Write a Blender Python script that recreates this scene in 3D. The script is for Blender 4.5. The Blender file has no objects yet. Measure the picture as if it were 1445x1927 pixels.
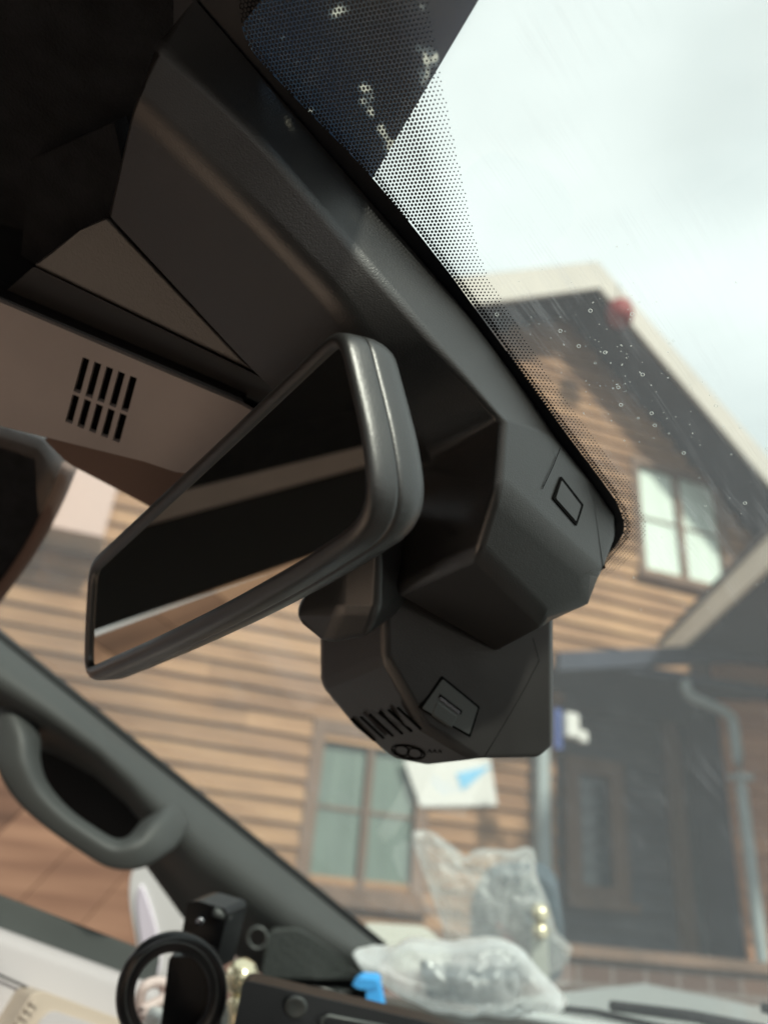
import bpy, bmesh, math, random
from mathutils import Vector, Matrix, noise
random.seed(7)
SC = bpy.context.scene
COL = SC.collection
# ------------------------------------------------------------------ frames
F = 1446.0                                   # focal length in photo pixels
UPC = Vector((258, -2693, 1446)).normalized()          # world up seen from the camera (x right, y down, z away)
SL = Vector((1.89, 2.09, 1)).normalized()              # down-slope of the windshield
HC = (SL - UPC * SL.dot(UPC)).normalized()             # car forward
LC = UPC.cross(HC).normalized()                        # car left
CAMZ = 1.40
M3 = Matrix((HC, LC, UPC))
CAM = Vector((0, 0, CAMZ))
def c2w(v): return CAM + M3 @ Vector(v)
def ray(u, v): return Vector(((u - 722.5) / F, (v - 963.5) / F, 1.0))
def P(u, v, d): return c2w(ray(u, v) * d)
NG = SL.cross(LC).normalized()                         # glass normal, outwards
GC = 0.322
def G(u, v, t=0.0):                                    # point t metres inside the glass
    r = ray(u, v); return c2w(r * ((GC - t) / r.dot(NG)))
NGW = M3 @ NG; SLW = M3 @ SL
def Z(u, v, z):                                        # point on a horizontal plane z above the camera
    r = ray(u, v); return c2w(r * (z / r.dot(UPC)))
def Yp(u, v, y):                                       # point on a plane y metres to the car's left
    r = ray(u, v); return c2w(r * (y / r.dot(LC)))
def plane3(a, b, c):
    n = (b - a).cross(c - a).normalized(); return (a, n)
def hit(u, v, pl, off=0.0):
    d = (M3 @ ray(u, v)); a, n = pl
    if n.dot(d) > 0: n = -n
    return CAM + d * ((a + n * off - CAM).dot(n) / d.dot(n))
# ------------------------------------------------------------------ camera
cd = bpy.data.cameras.new('camera'); cam = bpy.data.objects.new('camera', cd); COL.objects.link(cam)
mw = Matrix.Identity(4)
for i in range(3):
    mw[i][0] = M3[i][0]; mw[i][1] = -M3[i][1]; mw[i][2] = -M3[i][2]
mw.translation = CAM
cam.matrix_world = mw
cd.sensor_fit = 'VERTICAL'; cd.sensor_height = 36; cd.lens = F / 1927 * 36
cd.clip_start = 0.01; cd.clip_end = 2000
cd.dof.use_dof = True; cd.dof.focus_distance = 0.345; cd.dof.aperture_fstop = 5.6; cd.dof.aperture_blades = 0
SC.camera = cam
# ------------------------------------------------------------------ sky, sun, exposure
SUN_AZ = math.radians(-102); SUN_EL = math.radians(36)
sd = Vector((math.cos(SUN_AZ) * math.cos(SUN_EL), math.sin(SUN_AZ) * math.cos(SUN_EL), math.sin(SUN_EL)))
W = bpy.data.worlds.new('World'); SC.world = W; W.use_nodes = True
nt = W.node_tree; N = nt.nodes; L = nt.links
bg = N['Background']; bg.inputs['Strength'].default_value = 0.12
sky = N.new('ShaderNodeTexSky'); sky.sky_type = 'NISHITA'; sky.sun_disc = False
sky.sun_elevation = SUN_EL; sky.sun_rotation = math.atan2(sd.x, sd.y)
tc = N.new('ShaderNodeTexCoord'); mp = N.new('ShaderNodeMapping'); mp.inputs['Scale'].default_value = (1.2, 1.2, 3)
nz = N.new('ShaderNodeTexNoise'); nz.inputs['Scale'].default_value = 1.3; nz.inputs['Detail'].default_value = 4
rp = N.new('ShaderNodeValToRGB'); rp.color_ramp.elements[0].position = .32; rp.color_ramp.elements[1].position = .68
rp.color_ramp.elements[0].color = (4.2, 4.45, 4.4, 1); rp.color_ramp.elements[1].color = (6.4, 6.6, 6.5, 1)
mx = N.new('ShaderNodeMix'); mx.data_type = 'RGBA'; mx.inputs[0].default_value = .9
L.new(tc.outputs['Generated'], mp.inputs[0]); L.new(mp.outputs[0], nz.inputs['Vector']); L.new(nz.outputs[0], rp.inputs[0])
L.new(sky.outputs[0], mx.inputs[6]); L.new(rp.outputs[0], mx.inputs[7]); L.new(mx.outputs[2], bg.inputs['Color'])
sun = bpy.data.lights.new('sun', 'SUN'); so = bpy.data.objects.new('sun', sun); COL.objects.link(so)
sun.energy = 2.8; sun.angle = math.radians(4.0); sun.color = (1, .93, .82)
so.rotation_euler = sd.to_track_quat('Z', 'Y').to_euler()
SC.view_settings.view_transform = 'Standard'; SC.view_settings.look = 'None'
SC.view_settings.exposure = 0.8; SC.view_settings.gamma = 1
SC.view_settings.use_curve_mapping = False
SC.cycles.max_bounces = 10; SC.cycles.transparent_max_bounces = 16; SC.cycles.diffuse_bounces = 5
# ------------------------------------------------------------------ materials
def mat(name, col, rough=.5, spec=.5, metal=0, bump=0, bscale=1500, var=0, vscale=8, coat=0, stretch=None, bdist=.0004, alpha=None, trans=0):
    m = bpy.data.materials.new(name); m.use_nodes = True
    t = m.node_tree; n = t.nodes; l = t.links; b = n['Principled BSDF']
    b.inputs['Base Color'].default_value = (*col, 1); b.inputs['Roughness'].default_value = rough
    b.inputs['Specular IOR Level'].default_value = spec; b.inputs['Metallic'].default_value = metal
    b.inputs['Coat Weight'].default_value = coat; b.inputs['Transmission Weight'].default_value = trans
    if alpha is not None: b.inputs['Alpha'].default_value = alpha
    tcn = n.new('ShaderNodeTexCoord')
    mpn = n.new('ShaderNodeMapping'); l.new(tcn.outputs['Object'], mpn.inputs[0])
    if stretch: mpn.inputs['Scale'].default_value = stretch
    if var:
        x = n.new('ShaderNodeTexNoise'); x.inputs['Scale'].default_value = vscale; x.inputs['Detail'].default_value = 5
        r = n.new('ShaderNodeMapRange'); r.inputs[3].default_value = 1 - var; r.inputs[4].default_value = 1 + var
        r.inputs[1].default_value = .3; r.inputs[2].default_value = .7
        v = n.new('ShaderNodeMix'); v.data_type = 'RGBA'; v.blend_type = 'MULTIPLY'; v.inputs[0].default_value = 1
        v.inputs[6].default_value = (*col, 1)
        l.new(mpn.outputs[0], x.inputs['Vector']); l.new(x.outputs[0], r.inputs[0]); l.new(r.outputs[0], v.inputs[7]); l.new(v.outputs[2], b.inputs['Base Color'])
        rr = n.new('ShaderNodeMapRange'); rr.inputs[3].default_value = max(.02, rough - .08); rr.inputs[4].default_value = min(1, rough + .08)
        l.new(x.outputs[0], rr.inputs[0]); l.new(rr.outputs[0], b.inputs['Roughness'])
    if bump:
        x = n.new('ShaderNodeTexNoise'); x.inputs['Scale'].default_value = bscale; x.inputs['Detail'].default_value = 2
        bn = n.new('ShaderNodeBump'); bn.inputs['Strength'].default_value = bump; bn.inputs['Distance'].default_value = bdist
        l.new(tcn.outputs['Object'], x.inputs['Vector']); l.new(x.outputs[0], bn.inputs['Height']); l.new(bn.outputs[0], b.inputs['Normal'])
    return m
grain = mat('black grained plastic', (.020, .019, .0185), .35, 1.0, bump=.35, bscale=1400, var=.08, vscale=30)
grain2 = mat('smooth black plastic', (.021, .020, .0195), .36, 1.0, bump=.25, bscale=1300, var=.08, vscale=40)
bezel = mat('mirror shell plastic', (.017, .0168, .0165), .36, 1.0, coat=0, bump=.3, bscale=1500, var=.06, vscale=40)
coarse = mat('coarse grained plastic', (.036, .033, .031), .42, 1.0, bump=.7, bscale=1000, bdist=.0004)
blackm = mat('matte black', (.008, .008, .009), .7, .2)
gloss = mat('gloss black', (.006, .006, .007), .3, .5, bump=.1, bscale=300)
slotm = mat('dark groove', (.003, .003, .003), .9, .1)
greyp = mat('grey plastic', (.075, .082, .08), .4, .5, bump=.3, bscale=1200)
fabric = mat('charcoal headliner fabric', (.018, .019, .021), .95, .1, bump=1, bscale=700, bdist=.001, var=.25, vscale=60)
consolem = mat('taupe console plastic', (.34, .295, .278), .5, .4, bump=.25, bscale=1100, var=.1, vscale=12)
visorm = mat('brown visor cloth', (.16, .105, .085), .85, .2, bump=.5, bscale=900)
pillarm = mat('grey green pillar plastic', (.056, .060, .060), .55, .4, bump=.3, bscale=900, var=.06, vscale=10)
seatm = mat('cream seat leather', (.80, .62, .50), .6, .4, bump=.3, bscale=300, var=.05)
creamm = mat('cream trim', (.50, .42, .35), .6, .4, bump=.3, bscale=500, var=.05)
lavm = mat('grey door vinyl', (.50, .47, .485), .5, .4, bump=.3, bscale=500, var=.04)
dashm = mat('dashboard vinyl', (.06, .066, .065), .55, .4, bump=.7, bscale=500, bdist=.0008, var=.1)
whitep = mat('white car paint', (.72, .76, .75), .18, .5, coat=.6)
fritm = mat('black ceramic frit', (.004, .006, .010), .35, .5)
navy = mat('navy sheet', (.012, .022, .04), .6, .3, var=.5, vscale=60)
mirrorm = mat('mirror glass', (.60, .62, .58), .015, .5, metal=1)
trimw = mat('off white painted board', (.46, .43, .39), .6, .4, var=.1, vscale=2)
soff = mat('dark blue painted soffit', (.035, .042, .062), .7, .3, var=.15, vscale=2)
gutterm = mat('grey blue gutter paint', (.30, .35, .36), .45, .5, var=.08, vscale=3)
brownf = mat('brown timber frame', (.17, .11, .08), .7, .3, var=.25, vscale=5, stretch=(1, 1, .2))
curt = mat('pale curtain behind glass', (.62, .72, .66), .3, .5, var=.1, vscale=4, stretch=(6, 1, .3))
dkglass = mat('dark window glass', (.035, .06, .075), .1, .6, var=.3, vscale=3)
greenpane = mat('green curtained glass', (.14, .19, .165), .25, .5, var=.15, vscale=3, stretch=(5, 1, .4))
bluem = mat('bright blue plastic', (.04, .32, .72), .35, .5)
goldm = mat('pale gold metal', (.75, .68, .48), .2, .5, metal=.8)
paper = mat('white paper', (.62, .62, .60), .7, .3)
redm = mat('red plastic', (.22, .02, .02), .5, .3)
rubber = mat('black rubber seal', (.01, .011, .012), .6, .3)
whitemet = mat('silver plug', (.55, .56, .6), .25, .5, metal=1)
asph = mat('driveway paving', (.13, .11, .10), .85, .2, bump=.5, bscale=60, bdist=.01, var=.3, vscale=3)
slate = mat('roof shingle', (.09, .085, .09), .85, .2, bump=.5, bscale=30, bdist=.01, var=.3, vscale=6)
padm = mat('blue grey ribbed cloth', (.06, .085, .105), .8, .3, bump=.6, bscale=120, bdist=.003, var=.2, vscale=12)
def wood(name, c1, c2, c3, bh, slant=None):
    m = bpy.data.materials.new(name); m.use_nodes = True
    t = m.node_tree; n = t.nodes; l = t.links; b = n['Principled BSDF']; b.inputs['Roughness'].default_value = .7
    b.inputs['Specular IOR Level'].default_value = .25
    tcn = n.new('ShaderNodeTexCoord'); sp = n.new('ShaderNodeSeparateXYZ'); l.new(tcn.outputs['Object'], sp.inputs[0])
    def mth(op, a, bb=None):
        x = n.new('ShaderNodeMath'); x.operation = op
        for i, q in enumerate((a, bb)):
            if q is None: continue
            if isinstance(q, (int, float)): x.inputs[i].default_value = q
            else: l.new(q, x.inputs[i])
        return x.outputs[0]
    row = mth('FLOOR', mth('DIVIDE', sp.outputs[2] if slant is None else mth('SUBTRACT', sp.outputs[0], mth('MULTIPLY', sp.outputs[2], slant)), bh))
    wn = n.new('ShaderNodeTexWhiteNoise'); wn.noise_dimensions = '1D'; l.new(row, wn.inputs['W'])
    seg = mth('FLOOR', mth('ADD', mth('DIVIDE', sp.outputs[0], 2.6), mth('MULTIPLY', wn.outputs['Value'], 7)))
    wn2 = n.new('ShaderNodeTexWhiteNoise'); wn2.noise_dimensions = '2D'
    cb = n.new('ShaderNodeCombineXYZ'); l.new(seg, cb.inputs[0]); l.new(row, cb.inputs[1]); l.new(cb.outputs[0], wn2.inputs['Vector'])
    mpn = n.new('ShaderNodeMapping'); mpn.inputs['Scale'].default_value = (.6, 3, 9); l.new(tcn.outputs['Object'], mpn.inputs[0])
    x = n.new('ShaderNodeTexNoise'); x.inputs['Scale'].default_value = 2.2; x.inputs['Detail'].default_value = 6; l.new(mpn.outputs[0], x.inputs['Vector'])
    f = mth('ADD', mth('MULTIPLY', x.outputs[0], .75), mth('MULTIPLY', wn2.outputs['Value'], .22 if slant is None else .5))
    pt = n.new('ShaderNodeTexNoise'); pt.inputs['Scale'].default_value = .55; pt.inputs['Detail'].default_value = 4; l.new(tcn.outputs['Object'], pt.inputs['Vector'])
    f = mth('ADD', f, mth('MULTIPLY', mth('SUBTRACT', pt.outputs[0], .5), .8))
    rp = n.new('ShaderNodeValToRGB'); e = rp.color_ramp.elements
    e[0].position = .3; e[0].color = (*c1, 1); e[1].position = .85; e[1].color = (*c3, 1)
    q = e.new(.58); q.color = (*c2, 1)
    l.new(f, rp.inputs[0]); l.new(rp.outputs[0], b.inputs['Base Color'])
    return m
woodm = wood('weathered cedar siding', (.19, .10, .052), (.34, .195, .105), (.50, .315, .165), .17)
woodw = wood('cedar siding in sunlit colour', (.32, .15, .085), (.52, .27, .15), (.66, .40, .23), .17)  # brighter orange copy of the cedar; sunlight on the wing is in it
woodd = wood('siding with shade and haze in its colour', (.07, .08, .10), (.10, .105, .12), (.14, .13, .13), .17)  # porch shade and blue haze are put into this siding colour
woodf = wood('brown plank', (.06, .033, .022), (.14, .078, .05), (.25, .15, .095), .24, slant=math.tan(math.radians(35)))
def glassmat():
    m = bpy.data.materials.new('windshield glass'); m.use_nodes = True
    t = m.node_tree; n = t.nodes; l = t.links; n.remove(n['Principled BSDF']); out = n['Material Output']
    tr = n.new('ShaderNodeBsdfTransparent'); tr.inputs[0].default_value = (.93, .97, .95, 1)
    gl = n.new('ShaderNodeBsdfGlossy'); gl.inputs['Roughness'].default_value = .03
    fr = n.new('ShaderNodeFresnel'); fr.inputs[0].default_value = 1.45
    geo = n.new('ShaderNodeNewGeometry')
    bf = n.new('ShaderNodeMath'); bf.operation = 'SUBTRACT'; bf.inputs[0].default_value = 1; l.new(geo.outputs['Backfacing'], bf.inputs[1])
    fm_ = n.new('ShaderNodeMath'); fm_.operation = 'MULTIPLY'; l.new(fr.outputs[0], fm_.inputs[0]); l.new(bf.outputs[0], fm_.inputs[1])
    a = n.new('ShaderNodeMixShader'); l.new(fm_.outputs[0], a.inputs[0]); l.new(tr.outputs[0], a.inputs[1]); l.new(gl.outputs[0], a.inputs[2])
    df = n.new('ShaderNodeBsdfTranslucent'); df.inputs[0].default_value = (.8, .85, .9, 1)
    dd = n.new('ShaderNodeBsdfDiffuse'); dd.inputs[0].default_value = (.75, .8, .85, 1)
    ad = n.new('ShaderNodeMixShader'); ad.inputs[0].default_value = .5; l.new(df.outputs[0], ad.inputs[1]); l.new(dd.outputs[0], ad.inputs[2])
    tcn = n.new('ShaderNodeTexCoord'); mpn = n.new('ShaderNodeMapping'); mpn.inputs['Rotation'].default_value = (0, 0, .35); mpn.inputs['Scale'].default_value = (14, 260, 1)
    l.new(tcn.outputs['Object'], mpn.inputs[0])
    x = n.new('ShaderNodeTexNoise'); x.inputs['Scale'].default_value = 1.6; x.inputs['Detail'].default_value = 7; x.inputs['Distortion'].default_value = .4; l.new(mpn.outputs[0], x.inputs['Vector'])
    r = n.new('ShaderNodeMapRange'); r.inputs[1].default_value = .55; r.inputs[2].default_value = .85; r.inputs[4].default_value = .26; l.new(x.outputs[0], r.inputs[0])
    y = n.new('ShaderNodeTexNoise'); y.inputs['Scale'].default_value = 9; y.inputs['Detail'].default_value = 3; l.new(tcn.outputs['Object'], y.inputs['Vector'])
    r2 = n.new('ShaderNodeMapRange'); r2.inputs[1].default_value = .45; r2.inputs[2].default_value = .7; l.new(y.outputs[0], r2.inputs[0])
    mm = n.new('ShaderNodeMath'); mm.operation = 'MULTIPLY'; l.new(r.outputs[0], mm.inputs[0]); l.new(r2.outputs[0], mm.inputs[1])
    m2 = n.new('ShaderNodeMath'); m2.operation = 'ADD'; m2.inputs[1].default_value = .07; l.new(mm.outputs[0], m2.inputs[0])  # even milky veil stands in for the dashboard reflected in the glass
    b = n.new('ShaderNodeMixShader'); l.new(m2.outputs[0], b.inputs[0]); l.new(a.outputs[0], b.inputs[1]); l.new(ad.outputs[0], b.inputs[2])
    l.new(b.outputs[0], out.inputs[0]); return m
glassm = glassmat()
def reflmat():
    m = bpy.data.materials.new('dark blue reflection sheet'); m.use_nodes = True
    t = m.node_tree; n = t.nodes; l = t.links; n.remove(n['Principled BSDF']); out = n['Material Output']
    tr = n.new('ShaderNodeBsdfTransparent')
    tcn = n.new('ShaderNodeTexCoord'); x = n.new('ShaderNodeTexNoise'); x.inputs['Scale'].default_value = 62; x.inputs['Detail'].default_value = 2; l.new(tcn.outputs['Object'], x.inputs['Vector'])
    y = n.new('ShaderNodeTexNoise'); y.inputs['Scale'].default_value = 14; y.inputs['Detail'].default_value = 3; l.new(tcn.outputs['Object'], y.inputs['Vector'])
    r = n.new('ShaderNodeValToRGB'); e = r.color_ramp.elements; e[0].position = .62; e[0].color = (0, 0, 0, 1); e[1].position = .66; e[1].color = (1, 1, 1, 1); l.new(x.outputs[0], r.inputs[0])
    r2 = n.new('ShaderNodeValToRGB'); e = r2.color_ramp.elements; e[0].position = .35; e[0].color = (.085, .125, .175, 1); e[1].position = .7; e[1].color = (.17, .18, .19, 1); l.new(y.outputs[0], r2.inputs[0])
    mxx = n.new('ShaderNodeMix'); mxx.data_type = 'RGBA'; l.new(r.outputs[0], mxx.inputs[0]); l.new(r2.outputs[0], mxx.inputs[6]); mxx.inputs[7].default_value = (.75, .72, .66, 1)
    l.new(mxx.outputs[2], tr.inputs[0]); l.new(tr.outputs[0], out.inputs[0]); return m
reflm = reflmat()
def filmmat(name, col, a, rough=.25, bump=.6, bscale=18):
    m = bpy.data.materials.new(name); m.use_nodes = True
    t = m.node_tree; n = t.nodes; l = t.links; n.remove(n['Principled BSDF']); out = n['Material Output']
    tr = n.new('ShaderNodeBsdfTransparent'); tr.inputs[0].default_value = (.97, .98, .98, 1)
    gl = n.new('ShaderNodeBsdfGlossy'); gl.inputs['Roughness'].default_value = rough; gl.inputs[0].default_value = (.9, .95, .95, 1)
    tl = n.new('ShaderNodeBsdfTranslucent'); tl.inputs[0].default_value = (*col, 1)
    df = n.new('ShaderNodeBsdfDiffuse'); df.inputs[0].default_value = (*col, 1)
    fr = n.new('ShaderNodeFresnel'); fr.inputs[0].default_value = 1.5
    lw = n.new('ShaderNodeLayerWeight'); lw.inputs[0].default_value = .5; ml = n.new('ShaderNodeMapRange'); ml.inputs[3].default_value = a * .45; ml.inputs[4].default_value = min(1, a * 1.9); l.new(lw.outputs['Facing'], ml.inputs[0])
    tcn = n.new('ShaderNodeTexCoord'); x = n.new('ShaderNodeTexNoise'); x.inputs['Scale'].default_value = bscale; x.inputs['Detail'].default_value = 3; x.inputs['Distortion'].default_value = 1.5
    l.new(tcn.outputs['Object'], x.inputs['Vector'])
    bn = n.new('ShaderNodeBump'); bn.inputs['Strength'].default_value = bump; bn.inputs['Distance'].default_value = .02; l.new(x.outputs[0], bn.inputs['Height'])
    for q in (gl, fr, df, tl): l.new(bn.outputs[0], q.inputs['Normal'])
    s1 = n.new('ShaderNodeMixShader'); s1.inputs[0].default_value = .5; l.new(tl.outputs[0], s1.inputs[1]); l.new(df.outputs[0], s1.inputs[2])
    s2 = n.new('ShaderNodeMixShader'); l.new(ml.outputs[0], s2.inputs[0]); l.new(tr.outputs[0], s2.inputs[1]); l.new(s1.outputs[0], s2.inputs[2])
    geo = n.new('ShaderNodeNewGeometry'); bf = n.new('ShaderNodeMath'); bf.operation = 'SUBTRACT'; bf.inputs[0].default_value = 1; l.new(geo.outputs['Backfacing'], bf.inputs[1])
    fm_ = n.new('ShaderNodeMath'); fm_.operation = 'MULTIPLY'; l.new(fr.outputs[0], fm_.inputs[0]); l.new(bf.outputs[0], fm_.inputs[1])
    s3 = n.new('ShaderNodeMixShader'); l.new(fm_.outputs[0], s3.inputs[0]); l.new(s2.outputs[0], s3.inputs[1]); l.new(gl.outputs[0], s3.inputs[2])
    l.new(s3.outputs[0], out.inputs[0]); return m
bagm = filmmat('cloudy plastic film', (.95, .97, .98), .6, rough=.28, bump=.35, bscale=30)
clearm = filmmat('clear plastic film', (.85, .87, .85), .38, rough=.25)
# ------------------------------------------------------------------ builders
def tag(o, label=None, cat=None, group=None, kind=None):
    for k, v in (('label', label), ('category', cat), ('group', group), ('kind', kind)):
        if v: o[k] = v
    return o
def thing(name, loc, label, cat, group=None):
    o = bpy.data.objects.new(name, None); COL.objects.link(o); o.location = loc; o.empty_display_size = .02
    return tag(o, label, cat, group)
def link(name, me, m, parent=None, frame=None, smooth=True):
    if m: me.materials.append(m)
    if smooth:
        for p in me.polygons: p.use_smooth = True
    o = bpy.data.objects.new(name, me); COL.objects.link(o)
    if frame is not None: o.matrix_world = frame
    if parent is not None:
        o.parent = parent
        bpy.context.view_layer.update()
        o.matrix_parent_inverse = parent.matrix_world.inverted()
    return o
def mesh(name, vs, fs, m, parent=None, smooth=False, frame=None, fixn=True):
    """vs in world (or in frame, if given)"""
    me = bpy.data.meshes.new(name)
    c = Vector((0, 0, 0))
    if frame is None:
        for v in vs: c += v
        c /= len(vs); vs = [v - c for v in vs]; frame = Matrix.Translation(c)
    me.from_pydata([tuple(v) for v in vs], [], fs); me.update()
    if fixn:
        bm = bmesh.new(); bm.from_mesh(me); bmesh.ops.recalc_face_normals(bm, faces=bm.faces); bm.to_mesh(me); bm.free()
    return link(name, me, m, parent, frame, smooth)
def bevel(o, w, seg=3, ang=18):
    b = o.modifiers.new('bevel', 'BEVEL'); b.width = w; b.segments = seg; b.limit_method = 'ANGLE'; b.angle_limit = math.radians(ang); b.harden_normals = True
    for p in o.data.polygons: p.use_smooth = True
    return o
def prism(name, pts, vec, m, parent=None, bev=0, seg=3):
    """closed slab: outline pts (world) extruded by vec"""
    n = len(pts); vec = Vector(vec)
    vs = list(pts) + [p + vec for p in pts]
    fs = [list(range(n)), list(range(2 * n - 1, n - 1, -1))] + [[i, (i + 1) % n, n + (i + 1) % n, n + i] for i in range(n)]
    o = mesh(name, vs, fs, m, parent)
    if bev: bevel(o, bev, seg)
    return o
def faceted(name, V, faces, loop, push, m, parent=None, bev=.003, seg=3, ang=14):
    """front faces named by vertex keys; the boundary loop is pushed back to close the body"""
    keys = list(V); ix = {k: i for i, k in enumerate(keys)}; vs = [V[k] for k in keys]
    fs = [[ix[k] for k in f] for f in faces]; base = {}
    for k in loop: base[k] = len(vs); vs.append(push(k, V[k]))
    for a, b in zip(loop, loop[1:] + loop[:1]): fs.append([ix[a], ix[b], base[b], base[a]])
    fs.append([base[k] for k in reversed(loop)])
    o = mesh(name, vs, fs, m, parent)
    return bevel(o, bev, seg, ang)
def boxbm(bm, x0, x1, y0, y1, z0, z1):
    v = [bm.verts.new((x, y, z)) for x in (x0, x1) for y in (y0, y1) for z in (z0, z1)]
    for f in ((0, 1, 3, 2), (4, 6, 7, 5), (0, 4, 5, 1), (2, 3, 7, 6), (0, 2, 6, 4), (1, 5, 7, 3)): bm.faces.new([v[i] for i in f])
def bmobj(name, bm, m, parent=None, frame=None, smooth=False):
    bmesh.ops.recalc_face_normals(bm, faces=bm.faces)
    me = bpy.data.meshes.new(name); bm.to_mesh(me); bm.free()
    return link(name, me, m, parent, frame, smooth)
def box(name, x0, x1, y0, y1, z0, z1, m, parent=None, frame=None, bev=0):
    bm = bmesh.new(); boxbm(bm, x0, x1, y0, y1, z0, z1); o = bmobj(name, bm, m, parent, frame)
    if bev: bevel(o, bev)
    return o
def catmull(pts, n=8, closed=False):
    out = []; k = len(pts)
    rng = range(k) if closed else range(k - 1)
    for i in rng:
        p0 = pts[(i - 1) % k] if (closed or i > 0) else pts[0]; p1 = pts[i]; p2 = pts[(i + 1) % k]
        p3 = pts[(i + 2) % k] if (closed or i < k - 2) else pts[-1]
        for j in range(n):
            t = j / n
            out.append(.5 * ((2 * p1) + (p2 - p0) * t + (2 * p0 - 5 * p1 + 4 * p2 - p3) * t * t + (3 * p1 - p0 - 3 * p2 + p3) * t ** 3))
    if not closed: out.append(pts[-1])
    return out
def tube(name, path, r, m, parent=None, n=12, closed=False, radii=None, flat=1.0, fn=None, sq=1.0):
    vs = []; k = len(path); ref = fn if fn is not None else Vector((0, 0, 1)); prev = None
    for i, p in enumerate(path):
        a = path[(i - 1) % k] if (closed or i > 0) else p; b = path[(i + 1) % k] if (closed or i < k - 1) else p
        d = (b - a).normalized()
        x = ref.cross(d)
        if x.length < 1e-3: x = Vector((1, 0, 0)).cross(d)
        x.normalize(); y = d.cross(x); rr = radii[i] if radii else r
        for j in range(n):
            q = 2 * math.pi * j / n; cq, sq_ = math.cos(q), math.sin(q); cq = math.copysign(abs(cq) ** sq, cq); sq_ = math.copysign(abs(sq_) ** sq, sq_); vs.append(p + x * (rr * cq) + y * (rr * flat * sq_))
    fs = []
    for i in range(k if closed else k - 1):
        i2 = (i + 1) % k
        for j in range(n): fs.append([i * n + j, i * n + (j + 1) % n, i2 * n + (j + 1) % n, i2 * n + j])
    if not closed: fs += [list(range(n - 1, -1, -1)), list(range((k - 1) * n, k * n))]
    return mesh(name, vs, fs, m, parent, smooth=True)
def lathe(name, prof, n, m, parent=None, frame=None):
    vs = []; fs = []
    for (r, z) in prof:
        for j in range(n): a = 2 * math.pi * j / n; vs.append(Vector((r * math.cos(a), r * math.sin(a), z)))
    for i in range(len(prof) - 1):
        for j in range(n): fs.append([i * n + j, i * n + (j + 1) % n, (i + 1) * n + (j + 1) % n, (i + 1) * n + j])
    fs += [list(range(n - 1, -1, -1)), list(range((len(prof) - 1) * n, len(prof) * n))]
    return mesh(name, vs, fs, m, parent, smooth=True, frame=frame)
def cut(o, cutters):
    """boolean difference, applied at once"""
    bm = bmesh.new()
    for pts, vec in cutters:
        n = len(pts); a = [bm.verts.new(p) for p in pts]; b = [bm.verts.new(p + vec) for p in pts]
        bm.faces.new(a); bm.faces.new(list(reversed(b)))
        for i in range(n): bm.faces.new([a[i], b[i], b[(i + 1) % n], a[(i + 1) % n]])
    bmesh.ops.recalc_face_normals(bm, faces=bm.faces)
    me = bpy.data.meshes.new('cutter'); bm.to_mesh(me); bm.free()
    c = bpy.data.objects.new('cutter', me); COL.objects.link(c)
    md = o.modifiers.new('b', 'BOOLEAN'); md.object = c; md.operation = 'DIFFERENCE'; md.solver = 'EXACT'
    dg = bpy.context.evaluated_depsgraph_get(); dg.update()
    new = bpy.data.meshes.new_from_object(o.evaluated_get(dg))
    o.modifiers.clear(); o.data = new
    bpy.data.objects.remove(c); bpy.data.meshes.remove(me)
def roundpoly(pts, rad, seg=6):
    out = []; n = len(pts)
    for i, p in enumerate(pts):
        a = (pts[i - 1] - p); b = (pts[(i + 1) % n] - p); la, lb = a.length, b.length; a.normalize(); b.normalize()
        r = min(rad[i] if isinstance(rad, (list, tuple)) else rad, la * .49, lb * .49)
        p0 = p + a * r; p2 = p + b * r
        for j in range(seg + 1):
            t = j / seg; out.append(p0 * (1 - t) ** 2 + p * 2 * t * (1 - t) + p2 * t * t)
    return out
def px2(px, fn): return [fn(*q) for q in px]
# ================================================================== THE CAR
# ---- roof and headliner (setting)
Zr = .335
hx = (P(298, 85, .339)).x                 # header line: where roof meets glass
def header_x(z): # x of glass at height z above camera
    return (GC - z * NGW.z) / NGW.x
hx = .064
roof = prism('car_roof', [Vector((hx + .002, -.40, CAMZ + Zr)), Vector((hx + .002, .9, CAMZ + Zr)), Vector((-2.1, .9, CAMZ + Zr - .04)), Vector((-2.1, -.40, CAMZ + Zr - .04))], (0, 0, .03), fabric)
tag(roof, kind='structure')
# ---- windshield
gfr = Matrix((SLW, M3 @ LC, SLW.cross(M3 @ LC))).transposed().to_4x4(); g0 = G(900, 600, 0); gfr.translation = g0
gin = gfr.inverted()
def gl2(u, v, t=0): q = gin @ G(u, v, t); return Vector((q.x, q.y))
ws = thing('windshield', g0, 'clear curved windshield with dotted black border, smeared and spotted with drops', 'windshield')
Zt = (GC - hx * NGW.x) / NGW.z; top = gin @ Vector((hx, 0, CAMZ + Zt)); base_z = -.16
bot = gin @ Vector((header_x(base_z), 0, CAMZ + base_z))
yl0, yl1 = (gin @ Vector((hx, .96, CAMZ + Zr))).y, (gin @ Vector((hx, .96, CAMZ))).y
yr0 = (gin @ Vector((hx, -.7, CAMZ + Zr))).y
gv = [Vector((top.x, yr0, 0)), Vector((top.x, yl0, 0)), Vector((bot.x, yl1, 0)), Vector((bot.x, yr0, 0))]
mesh('glass_pane', gv + [v + Vector((0, 0, .004)) for v in gv], [[0, 1, 2, 3], [7, 6, 5, 4], [0, 4, 5, 1], [1, 5, 6, 2], [2, 6, 7, 3], [3, 7, 4, 0]], glassm, ws, frame=gfr)
inner = [(440, -60), (452, 0), (472, 85), (560, 185), (700, 330), (830, 490), (900, 585), (1000, 722), (1075, 825), (1135, 905), (1166, 955), (1173, 1000), (1140, 1045), (1100, 1080), (1040, 1110)]
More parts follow.
